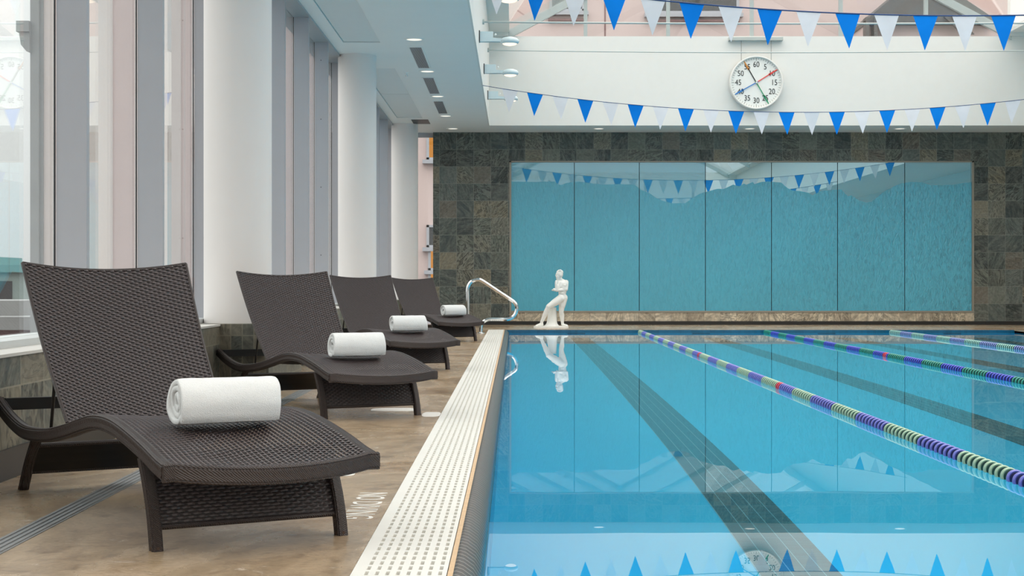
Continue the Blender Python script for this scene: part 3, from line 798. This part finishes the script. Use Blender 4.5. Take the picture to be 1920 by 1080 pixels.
def weave(mb, P, ulen, vlen, period=.031, pitch=.0088, A=.0026, warp=.0080):
    rows = max(2, int(vlen / pitch)); n = max(8, int(ulen / period * 6)); nper = round(ulen / period)
    def PN(u, v):
        e = 1e-3; p = P(u, v); a = P(min(1, u + e), v) - P(max(0, u - e), v); b = P(u, min(1, v + e)) - P(u, max(0, v - e))
        return p, a.cross(b).normalized(), b.normalized()
    # coarse cache of frames
    for j in range(rows):
        v = (j + .5) / rows; vs = []; fs = []
        for i in range(n + 1):
            u = i / n; p, nn, b = PN(u, v)
            ph = math.sin(2 * PI * u * nper + PI * j); off = A * max(-1, min(1, 1.5 * ph))
            hw = pitch * .46
            vs += [p + b * hw + nn * (off - .0014), p + nn * (off + .0008), p - b * hw + nn * (off - .0014)]
        for i in range(n):
            a = 3 * i; fs += [(a, a + 1, a + 4, a + 3), (a + 1, a + 2, a + 5, a + 4)]
        mb.add(vs, fs)
    mb.cur = 1
    for k in range(2 * nper):
        u = (k + .5) / (2 * nper); hw = warp; vs = []; fs = []; m = rows
        for j in range(m + 1):
            v = min(1, max(0, (j + .0) / m)); p, nn, b = PN(u, v); a = nn.cross(b)
            vs += [p + a * hw - nn * .0022, p - a * hw - nn * .0022]
        for j in range(m): a = 2 * j; fs.append((a, a + 1, a + 3, a + 2))
        mb.add(vs, fs)
    mb.cur = 0
RS = [(.018 * (1 + .06 * math.cos(k * PI / 2)) * math.copysign(abs(math.cos(2*PI*k/20)) ** .55, math.cos(2*PI*k/20)),
       .024 * (1 + .06 * math.cos(k * PI / 2)) * math.copysign(abs(math.sin(2*PI*k/20)) ** .55, math.sin(2*PI*k/20))) for k in range(20)]
def ridged(w, h, n=30, cords=7):
    out = []
    for k in range(n):
        t = 2 * PI * k / n; f = 1 - .13 * (k % 3 == 0)
        out.append((w * f * math.copysign(abs(math.cos(t)) ** .5, math.cos(t)), h * f * math.copysign(abs(math.sin(t)) ** .5, math.sin(t))))
    return out
def make_lounger():
    root = empty('sun_lounger')
    for t, nm in ((-.022, 'l'), (TW + .022, 'r')):
        path = []; N = 70
        for i in range(N + 1):
            s = -.17 + 1.97 * i / N; h = top_h(s); d = Vector((0, 1, (top_h(s + .004) - top_h(s - .004)) / .008)).normalized()
            nn = Vector((0, -d.z, d.y)); path.append((loc(t, s, h) - nn * .024, Vector((1, 0, 0)), nn))
        mb = MB(); mb.sweep(path, ridged(.019, .024)); obj('side_rail', mb, m_wick_edge, root, smooth=30)
    def seatP(u, v):
        s = -.165 + 1.14 * v; b = 4 * u * (1 - u)
        s2 = s - .055 * b * max(0, 1 - v / .35)
        return loc(-.006 + (TW + .012) * u, s2, top_h(max(s2, -.17)) - .003 - .016 * b)
    mb = MB(); weave(mb, seatP, .569, 1.14, warp=.0066); obj('seat', mb, [m_wick, m_warp], root, smooth=70, fix=False)
    mb = MB(); path = []
    for i in range(25):
        u = i / 24; p = seatP(u, 0); path.append((p - Vector((0, 0, .022)) + Vector((0, -.004, 0)), Vector((0, 1, 0)), Vector((0, 0, 1))))
    p0 = loc(-.038, -.172, top_h(-.17) - .025); p1 = loc(TW + .038, -.172, top_h(-.17) - .025)
    path = [(p0, Vector((0, 1, 0)), Vector((0, 0, 1)))] + path + [(p1, Vector((0, 1, 0)), Vector((0, 0, 1)))]
    mb.sweep(path, ridged(.014, .025)); obj('front_rail', mb, m_wick_edge, root, smooth=30)
    def backP(u, v):
        b = 4 * u * (1 - u); s = .965 + .485 * v; h = .275 + .53 * v
        nn = Vector((0, -.53, .485)).normalized(); wv = .03 * (1 - v)
        off = -.020 * b - .022 * math.sin(PI * v) + .012
        p = loc(-.022 + wv + (TW + .036 - 2 * wv + .004) * u, s, h) + nn * off
        p.z -= .012 * b * v; return p
    mb = MB(); weave(mb, lambda u, v: backP(u, v), .585, .715); bk = obj('backrest', mb, [m_wick, m_warp], root, smooth=70, fix=False)
    mb = MB(); L_ = [backP(0, i / 16) for i in range(17)] + [backP(i / 16, 1) for i in range(17)] + [backP(1, 1 - i / 16) for i in range(17)]
    nb = Vector((0, .53, -.485)).normalized()
    mb.tube([p + nb * .003 for p in L_], .0065, 8); obj('backrest_frame', mb, m_wick_edge, root, smooth=60)
    legs = [(0.0, 0.0, .11, .245), (0.0, TW, .11, .245), (1.524, 0.0, 1.285, .235), (1.524, TW, 1.285, .235)]
    for s0, t, s1, ht in legs:
        path = []
        for i in range(7):
            f = i / 6; bow = .018 * math.sin(PI * f) * (1 if s0 < 1 else -1)
            path.append((loc(t, s0 + (s1 - s0) * f - bow, ht * f), Vector((1, 0, 0)), Vector((0, 1, 0))))
        mb = MB(); mb.sweep(path, ridged(.017, .021, 24)); lg = obj('leg', mb, m_wick_edge, root, smooth=30)
        mb = MB(); mb.lathe([(.015, 0.0), (.018, .003), (.018, .012)], c=loc(t, s0, 0), n=14); obj('foot_cap', mb, m_cap, lg, smooth=40)
    def panel(s0, s1, ht, h0, h1, t0, t1):
        def Pp(u, v):
            h = h0 + (h1 - h0) * v; f = h / ht; bow = .018 * math.sin(PI * f) * (1 if s0 < 1 else -1)
            return loc(t0 + (t1 - t0) * u, s0 + (s1 - s0) * f - bow, h)
        return Pp
    for nm, a in (('front_panel', (0, .11, .245, .062, .25, .012, TW - .012)), ('rear_panel', (1.524, 1.285, .235, .068, .172, .012, TW - .012))):
        P_ = panel(*a); mb = MB(); weave(mb, P_, .533, a[4] - a[3]); o = obj(nm, mb, [m_wick, m_warp], root, smooth=70, fix=False)
        mb = MB()
        for v in (0, 1): mb.tube([P_(i / 8, v) for i in range(9)], .008, 8)
        obj('panel_edge', mb, m_wick_edge, o, smooth=60)
        mb = MB(); vs = []; fs = []
        for i in (0, 1):
            for v in (0, .33, .66, 1): p = P_(i, v); p.y += .006 if nm == 'front_panel' else -.006; vs.append(p)
        mb.add(vs, [(0, 1, 5, 4), (1, 2, 6, 5), (2, 3, 7, 6)]); obj('backing', mb, m_rod, o)
    mb = MB(); mb.box(-TC - .005, TC + .005, 1.765 - SC0, 1.80 - SC0, .268, .312); obj('tail_bar', mb, m_rod, root)
    for t in (.02, TW - .02):
        mb = MB(); mb.tube([loc(t, 1.215, .235), loc(t, 1.155, .445)], .006, 8); obj('prop_rod', mb, m_rod, root, smooth=60)
    mb = MB(); mb.box(-.006, .006, -.012, .012, -.03, 0); mb.box(-.012, .012, -.012, .012, -.004, 0)
    o = obj('latch_tab', mb, m_tab, root); o.location = loc(.15, -.16, .222)
    return root
spots = [(-1.135, 5.219, 30.4, 'brown wicker sun lounger nearest the camera, its back fully in view'), (-1.147, 9.516, 28, 'brown wicker sun lounger second from the camera, its curved tail by the first column'),
         (-1.148, 14.31, 25, 'brown wicker sun lounger third from the camera, before the middle column'), (-1.082, 21.0, 26, 'smallest brown wicker sun lounger, beside the steel grab rail')]
lg0 = make_lounger()
for i, (x, y, a, lb) in enumerate(spots):
    o = lg0 if i == 0 else copy_tree(lg0)
    o.location = (x, y, 0); o.rotation_euler.z = R(a); tag(o, lb, 'sun lounger', 'wicker loungers along the windows')

# rolled towels
def towel(seed):
    rnd = random.Random(seed); mb = MB(); turns = 3.15; NP = 130; Lh = .152
    th = .0185; end = R(-140)
    pts = []
    for i in range(NP + 1):
        f = i / NP; ph = end - (1 - f) * turns * 2 * PI
        r = .012 + .0182 * f * turns + .010 * max(0, (f - .95) / .05) ** 1.5; pts.append((ph, r))
    st = [-1, -.985, -.95, -.88, -.7, -.45, -.2, 0, .2, .45, .7, .88, .95, .985, 1]
    rings = []
    for q in st:
        e = 1 - abs(q); tf = 1.0 if e > .1 else (.62 + .38 * math.sqrt(max(0, 1 - (1 - e / .1) ** 2)))
        ring_o = []; ring_i = []
        for i, (ph, r) in enumerate(pts):
            f = i / NP; wob = .007 * noise.noise(Vector((ph * .6, seed, q * .2)))
            x = q * (Lh + .004 * math.sin(ph * 1.3 + seed) * (1 if q > 0 else -1) + wob - .01 * (1 - f))
            dr = .0025 * noise.noise(Vector((math.cos(ph) * 2, math.sin(ph) * 2, x * 14 + seed)))
            tt = th * tf * .5 * (1 if i < NP - 3 else (.9 if i < NP else .55))
            for ring, rr in ((ring_o, r + tt + dr), (ring_i, r - tt + dr)):
                yy, zz = rr * math.cos(ph), rr * math.sin(ph)
                if zz < -.066: zz = -.066 + (zz + .066) * .25
                ring.append((x, yy * 1.03, zz))
        rings.append(ring_o + ring_i[::-1])
    n = len(rings[0]); vs = [p for r_ in rings for p in r_]; fs = []
    for a in range(len(rings) - 1):
        for j in range(n): j2 = (j + 1) % n; fs.append((a*n+j, a*n+j2, (a+1)*n+j2, (a+1)*n+j))
    h = NP + 1
    for a in (0, len(rings) - 1):
        for i in range(NP): fs.append((a*n+i, a*n+i+1, a*n+n-2-i, a*n+n-1-i))
    mb.add(vs, fs); return mb
for i, (x, y, a, lb) in enumerate(spots):
    tt, ss = (.27, .2) if i < 3 else (.33, .2)
    hh = top_h(ss) - .003 - .016 * 4 * (.5) * .5 + .0735
    p = Matrix.Rotation(R(a), 3, 'Z') @ loc(tt, ss, 0)
    o = obj('rolled_towel', towel(i + 1), m_towel, smooth=60)
    o.location = (x + p.x, y + p.y, hh + .006); o.rotation_euler.z = R(a + (0, -3, -2, 4)[i])
    tag(o, ['large rolled white towel on the nearest lounger', 'rolled white towel on the second lounger', 'rolled white towel on the third lounger', 'smallest rolled white towel, on the lounger beside the grab rail'][i], 'towel', 'rolled towels on the loungers')

# ------------------------------------------------------------------ grab rail
gy = 23.5
gp = [(877, 622), (877, 560), (876.7, 545), (878, 537), (882, 530), (888, 526), (897, 524.5), (905, 527), (930, 543.5), (955, 560), (963.5, 566), (968, 572), (969, 580), (966, 589), (960, 595.5), (951, 598.6),
      (935, 598.6), (919, 598.6), (911, 600.5), (905, 605), (902, 611), (901.5, 623)]
def smooth_path(P_, n=4):
    P_ = [Vector(p) for p in P_]; out = []
    for i in range(len(P_) - 1):
        p0, p1, p2, p3 = P_[max(i-1, 0)], P_[i], P_[i+1], P_[min(i+2, len(P_)-1)]
        for k in range(n):
            t = k / n; out.append(.5 * ((2*p1) + (p2 - p0) * t + (2*p0 - 5*p1 + 4*p2 - p3) * t*t + (3*p1 - p0 - 3*p2 + p3) * t**3))
    return out + [P_[-1]]
gr = tag(empty('grab_rail', (at(890, 0, gy)[0], gy, 0)), 'bent stainless steel pool grab rail beside the farthest lounger', 'grab rail')
P3 = [Vector(at(px, py, gy)) - gr.location for px, py in gp]; P3[0].z = 0.0; P3[-1].z = 0.0
mb = MB(); mb.tube(smooth_path(P3), .026, 14); obj('tube', mb, m_chrome, gr, smooth=60)
for k in (0, -1):
    mb = MB(); mb.lathe([(.062, 0), (.062, .008), (.05, .016), (.03, .02)], c=(P3[k].x, 0, 0), n=24); obj('flange', mb, m_chrome, gr, smooth=30)

# ------------------------------------------------------------------ statue
def capsule(mb, a, b, ra, rb, n=14, flat=1.0):
    a, b = Vector(a), Vector(b); d = (b - a); L_ = d.length or 1e-6; d = d / L_
    prof = []
    for k in range(5): t = PI/2 * k / 4; prof.append((-ra * math.cos(t), ra * math.sin(t)))
    for k in range(5): t = PI/2 * k / 4; prof.append((L_ + rb * math.sin(t), rb * math.cos(t)))
    ref = Vector((0, 1, 0)) if abs(d.y) < .8 else Vector((1, 0, 0)); u = (ref - d * ref.dot(d)).normalized(); w = d.cross(u)
    mb.sweep([(a + d * h, u * max(r, 1e-4), w * max(r, 1e-4)) for h, r in prof], [(math.cos(2*PI*k/n) * flat, math.sin(2*PI*k/n)) for k in range(n)])
def Z(px, py, y=0.0): return Vector(((px - 375) / 982, y, (1003 - py) / 982))
def statue():
    root = empty('statue')
    mb = MB(); C_ = lambda a, b, ra, rb, **k: capsule(mb, a, b, ra, rb, **k)
    # torso, leaning, turned to the viewer's left
    C_(Z(562, 525), Z(556, 455), .066, .060); C_(Z(556, 455), Z(562, 370), .060, .072); C_(Z(562, 365), Z(572, 300), .080, .072); C_(Z(560, 300), Z(600, 300, .02), .055, .050); C_(Z(545, 225), Z(615, 268, .035), .030, .038); C_(Z(540, 228), Z(508, 265, -.03), .026, .034); C_(Z(600, 320, .02), Z(588, 430, .01), .042, .038)
    C_(Z(505, 270, -.035), Z(622, 262, .045), .040, .042); C_(Z(560, 290, -.03), Z(530, 330, -.045), .045, .04)
    mb.ellipsoid(Z(540, 310, -.05), (.04, .03, .032)); mb.ellipsoid(Z(585, 312, -.045), (.04, .03, .032))
    for k in range(3): mb.ellipsoid(Z(542, 375 + k * 32, -.058), (.02, .013, .014)); mb.ellipsoid(Z(566, 375 + k * 32, -.058), (.02, .013, .014))
    mb.ellipsoid(Z(585, 515, .045), (.055, .045, .055))
    # neck, head
    C_(Z(548, 255), Z(525, 195, -.012), .034, .031)
    mb.ellipsoid(Z(514, 130, -.015), (.060, .064, .070)); mb.ellipsoid(Z(492, 165, -.03), (.042, .042, .052)); mb.ellipsoid(Z(560, 400), (.068, .05, .06))
    mb.ellipsoid(Z(482, 200, -.035), (.026, .028, .032)); mb.ellipsoid(Z(520, 100, -.01), (.058, .062, .045))
    mb.ellipsoid(Z(455, 152, -.045), (.012, .010, .019)); mb.ellipsoid(Z(466, 128, -.055), (.022, .012, .008)); mb.ellipsoid(Z(463, 178, -.05), (.013, .012, .006))
    mb.ellipsoid(Z(474, 150, -.066), (.008, .006, .006)); mb.ellipsoid(Z(535, 150, -.072), (.012, .010, .02))
    for k in range(26):
        a = k * 2.4; mb.ellipsoid(Z(522 + 40 * math.cos(a) * (.4 + .6 * (k % 3) / 2), 92 + 26 * math.sin(a), -.012 + .05 * math.sin(a * 1.7)), (.016, .016, .013), 8, 6)
    # arm to the chin
    C_(Z(505, 272, -.045), Z(468, 388, -.10), .037, .030); C_(Z(468, 388, -.10), Z(455, 285, -.115), .031, .021)
    C_(Z(455, 280, -.115), Z(458, 255, -.10), .021, .022)
    for k in range(4): C_(Z(447 + k * 8, 252, -.125 + k * .011), Z(452 + k * 9, 232, -.115 + k * .01), .0085, .0075); C_(Z(452 + k * 9, 232, -.115 + k * .01), Z(466 + k * 7, 236, -.095 + k * .008), .0075, .007)
    C_(Z(470, 265, -.09), Z(482, 240, -.075), .009, .008)
    # supporting arm across the body
    C_(Z(624, 262, .045), Z(618, 375, -.02), .041, .034); C_(Z(618, 375, -.02), Z(470, 392, -.11), .033, .021)
    C_(Z(466, 392, -.11), Z(425, 388, -.115), .020, .019)
    for k, l in enumerate((32, 40, 38, 30)): C_(Z(425, 379 + k * 6, -.13 + k * .011), Z(425 - l * .55, 377 + k * 6, -.132 + k * .011), .0085, .008); C_(Z(425 - l * .55, 377 + k * 6, -.132 + k * .011), Z(425 - l, 382 + k * 5, -.13 + k * .011), .008, .007)
    C_(Z(440, 375, -.115), Z(415, 360, -.11), .009, .008)
    # standing leg
    C_(Z(578, 515, .02), Z(556, 640, .0), .072, .056); C_(Z(553, 640), Z(542, 740, -.005), .052, .040); C_(Z(542, 740, -.005), Z(552, 800, .015), .038, .043); C_(Z(552, 800, .015), Z(562, 925, .01), .043, .024)
    C_(Z(562, 935, .01), Z(570, 955, .01), .026, .024); C_(Z(570, 950, .005), Z(632, 962, -.06), .024, .018, flat=1.0)
    for k in range(5): C_(Z(622 + k * 5, 966, -.07 + k * .012), Z(640 + k * 3, 968, -.085 + k * .012), .010 - k * .001, .008)
    # forward leg
    C_(Z(535, 525, -.03), Z(420, 600, -.07), .070, .060); C_(Z(420, 600, -.07), Z(335, 655, -.10), .058, .045); C_(Z(335, 655, -.10), Z(295, 745, -.085), .040, .043); C_(Z(295, 745, -.085), Z(222, 905, -.07), .043, .025)
    C_(Z(222, 910, -.07), Z(228, 945, -.065), .026, .026); C_(Z(225, 935, -.07), Z(140, 962, -.10), .026, .018)
    for k in range(5): C_(Z(145 + k * 3, 966, -.118 + k * .012), Z(118 + k * 5, 969, -.125 + k * .012), .011 - k * .001, .008)
    # loincloth leaf
    mb.ellipsoid(Z(528, 530, -.075), (.028, .016, .03))
    me = mb.mesh('body', m_plaster, fix=True)
    o = bpy.data.objects.new('tmp_body', me); COL.objects.link(o)
    md = o.modifiers.new('r', 'REMESH'); md.mode = 'VOXEL'; md.voxel_size = .0048
    s2 = o.modifiers.new('s', 'SMOOTH'); s2.factor = .5; s2.iterations = 5
    dg = bpy.context.evaluated_depsgraph_get(); me2 = bpy.data.meshes.new_from_object(o.evaluated_get(dg)); bpy.data.objects.remove(o)
    me2.polygons.foreach_set('use_smooth', [True] * len(me2.polygons))
    me2.materials.clear(); me2.materials.append(m_plaster)
    link('body', me2, root)
    # stump behind the legs
    mb = MB(); path = []
    for i in range(9):
        f = i / 8; w = .088 * (1 - f) + .058 * f + .25 * max(0, .15 - f); cx = (392 + 14 * f - 375) / 982
        path.append((Vector((cx, .05, .03 + .31 * f)), Vector((1, 0, 0)) * w, Vector((0, 1, 0)) * w * .9))
    mb.sweep(path, [(math.cos(2*PI*k/18) * (1 + .06 * math.sin(k * 2.3)), math.sin(2*PI*k/18) * (1 + .06 * math.sin(k * 2.3))) for k in range(18)])
    obj('tree_stump', mb, m_plaster, root, smooth=50)
    mb = MB(); pts = []
    for k in range(40):
        t = 2 * PI * k / 40; pts.append((.289 * math.copysign(abs(math.cos(t)) ** .45, math.cos(t)), .17 * math.copysign(abs(math.sin(t)) ** .6, math.sin(t)) - .02))
    mb.prism(pts, 0, .026, 'xy'); mb.prism([(x * .97, y * .95) for x, y in pts], .0265, .034, 'xy')
    obj('plinth', mb, m_plaster, root, smooth=40)
    return root
st = statue(); sp = at(1033, 0, 26.4); st.location = (sp[0], 26.4, 0)
tag(st, 'white plaster statue of a standing man, hand to chin, at the pool end', 'statue')

# ------------------------------------------------------------------ outside
FY = 42.0
def fx(px): return (px - VX) * FY / F
def fz(py): return H + (VY - py) * FY / F
pb = tag(empty('stucco_building', (0, FY, -5)), 'pink stucco building standing outside beyond the far wall', 'building')
mb = MB(); mb.box(fx(100), fx(2100), 0, 12, 0, 21); obj('facade_wall', mb, m_pink, pb)
mb = MB(); mb.box(fx(62), fx(78), -.25, 6, 0, 21); mb.box(fx(78), fx(84), -.15, 6, 0, 21); mb.box(fx(40), fx(64), -.45, .3, fz(64) + 5, fz(44) + 5)
mb.prism([(fx(44), fz(64) + 5), (fx(64), fz(64) + 5), (fx(64), fz(102) + 5), (fx(58), fz(100) + 5), (fx(48), fz(88) + 5)], -.4, .2)
obj('corner_pilaster', mb, m_stone, pb)
mb = MB(); mb.box(fx(84), fx(101), -.08, 6, 0, 21); obj('quoin_strip', mb, m_pink2, pb)
for px0, px1 in ((163, 212), (300, 340), (440, 520), (600, 640)):
    mb = MB(); mb.box(fx(px0), fx(px1), -.05, .1, 0, 21); obj('pale_panel', mb, m_pink2, pb)
def fwin(x0, x1, y0, y1, mat, sill=True, n=1):
    fr = MB(); z0, z1 = fz(y1) + 5, fz(y0) + 5; X0, X1 = fx(x0), fx(x1)
    fr.box(X0, X1, -.10, .05, z0, z0 + .06); fr.box(X0, X1, -.10, .05, z1 - .06, z1); fr.box(X0, X0 + .07, -.10, .05, z0, z1); fr.box(X1 - .07, X1, -.10, .05, z0, z1)
    if sill: fr.box(X0 - .1, X1 + .1, -.18, .05, z0 - .1, z0)
    f = obj('window_frame', fr, m_fin, pb)
    mb = MB(); mb.box(X0 + .05, X1 - .05, -.06, -.02, z0 + .03, z1 - .03); obj('pane', mb, mat, f)
fwin(800, 840, 240, 300, m_amber); fwin(800, 840, 422, 464, m_dkwin); fwin(803, 840, 467, 507, m_amber); fwin(803, 840, 508, 600, m_amber)
fwin(1030, 1096, -40, 22, m_dkwin); fwin(1215, 1385, -60, 26, m_dkwin)
mb = MB()
for a, b, c, d in ((1028, 1096, 24, 30), (1028, 1096, 36, 40), (1212, 1388, 29, 34), (1214, 1386, 38, 42)): mb.box(fx(a), fx(b), -.12, .05, fz(d) + 5, fz(c) + 5)
for px in (1133, 1410): mb.box(fx(px), fx(px) + .04, -.01, .05, 8, 21)
obj('string_course', mb, m_brick, pb)
dr = tag(empty('pavilion_roof', (0, 38.4, -5)), 'dark gabled pavilion roof outside, seen through the upper gable glass on the right', 'building')
def gx(px): return (px - VX) * 39 / F
def gz(py): return H + (VY - py) * 39 / F + 5
mb = MB(); mb.prism([(gx(1613), gz(45)), (gx(1720), gz(-45)), (gx(1850), gz(42)), (gx(1850), gz(52)), (gx(1613), gz(52))], 0, 3); obj('roof', mb, m_roofdk, dr)
mb = MB(); mb.box(gx(1616), gx(1900), .3, 3, 0, gz(52)); obj('wall', mb, m_pink, dr)
mb = MB(); 
for px in (1613, 1628, 1648): mb.box(gx(px), gx(px) + .08, -.05, .3, 0, gz(40))
for a, b in ((1760, 1795), (1775, 1808)): mb.sweep([((gx(a), -.04, gz(40)), (.05, 0, 0), (0, .05, 0)), ((gx(b), -.04, gz(72)), (.05, 0, 0), (0, .05, 0))], [(-1, -1), (1, -1), (1, 1), (-1, 1)])
obj('strut', mb, m_roofdk, dr)
def town(px0, px1, ytop, y, mats, lb, roofpx=6, ybase=None):
    X0, X1 = (px0 - VX) * y / F, (px1 - VX) * y / F; zt = H + (VY - ytop) * y / F
    r = tag(empty('town_building', ((X0 + X1) / 2, y, -5)), lb, 'building'); w = (X1 - X0) / 2
    mb = MB(); mb.box(-w, w, 0, 10, 0, zt + 5 - .5); obj('wall', mb, mats[0], r)
    mb = MB(); mb.box(-w - .3, w + .3, -.4, 10.4, zt + 5 - .5, zt + 5); mb.box(-w * .7, w * .7, 2, 8, zt + 5, zt + 5.6); obj('roof', mb, mats[1], r)
    n = max(2, int(2 * w / 2.2))
    for k in range(n):
        x = -w + (k + .5) * 2 * w / n
        mb = MB(); mb.box(x - .45, x + .45, -.06, .05, zt + 5 - 2.6, zt + 5 - 1.1); obj('window', mb, m_dkwin, r)
    mb = MB(); mb.box(-w - .1, w + .1, -.2, .1, zt + 5 - 3.3, zt + 5 - 3.0); obj('cornice', mb, m_stone, r)
town(-420, 44, 497, 110, (m_gstone, m_copper), 'distant grey green building with a copper green roof behind the window at the left edge')
town(-300, 66, 594, 62, (m_brick, m_stone), 'dull red brick building low outside the window at the left edge')
mb = MB(); mb.box(-260, 120, -60, 400, -5.2, -5.0)
mb2 = mb; struct('ground', mb2, m_ground, 'street level ground outside', 'ground')

# ------------------------------------------------------------------ world, light, camera
wd = bpy.data.worlds.new('overcast_sky'); SC.world = wd; wd.use_nodes = True
nt = wd.node_tree; nt.nodes.clear()
tc = nt.nodes.new('ShaderNodeTexCoord'); sx_ = nt.nodes.new('ShaderNodeSeparateXYZ'); nt.links.new(tc.outputs['Generated'], sx_.inputs[0])
mr = nt.nodes.new('ShaderNodeMapRange'); nt.links.new(sx_.outputs[2], mr.inputs[0])
mr.inputs[1].default_value = 0; mr.inputs[2].default_value = 1
SKY_H, SKY_Z = .88, 3.3
mr.inputs[3].default_value = SKY_H; mr.inputs[4].default_value = SKY_Z
bg = nt.nodes.new('ShaderNodeBackground'); bg.inputs[0].default_value = (1.0, .975, .935, 1); nt.links.new(mr.outputs[0], bg.inputs[1])
ow = nt.nodes.new('ShaderNodeOutputWorld'); nt.links.new(bg.outputs[0], ow.inputs[0])

cam = bpy.data.cameras.new('camera'); co = bpy.data.objects.new('camera', cam); COL.objects.link(co)
co.location = (0, 0, H); co.rotation_euler = (PI / 2, 0, 0)
cam.sensor_width = 36; cam.lens = 36 * F / 1920; cam.shift_x = -(VX - 960) / 1920; cam.shift_y = -(540 - VY) / 1920
cam.clip_start = .05; cam.clip_end = 1000
SC.camera = co
vs_ = SC.view_settings; vs_.view_transform = 'Standard'; vs_.look = 'None'; vs_.exposure = .12; vs_.gamma = 1; vs_.use_curve_mapping = False
cy = SC.cycles
cy.max_bounces = 14; cy.diffuse_bounces = 6; cy.glossy_bounces = 6; cy.transmission_bounces = 10; cy.transparent_max_bounces = 24
cy.caustics_refractive = True; cy.caustics_reflective = True; cy.blur_glossy = .5; cy.sample_clamp_indirect = 8
cy.use_denoising = True
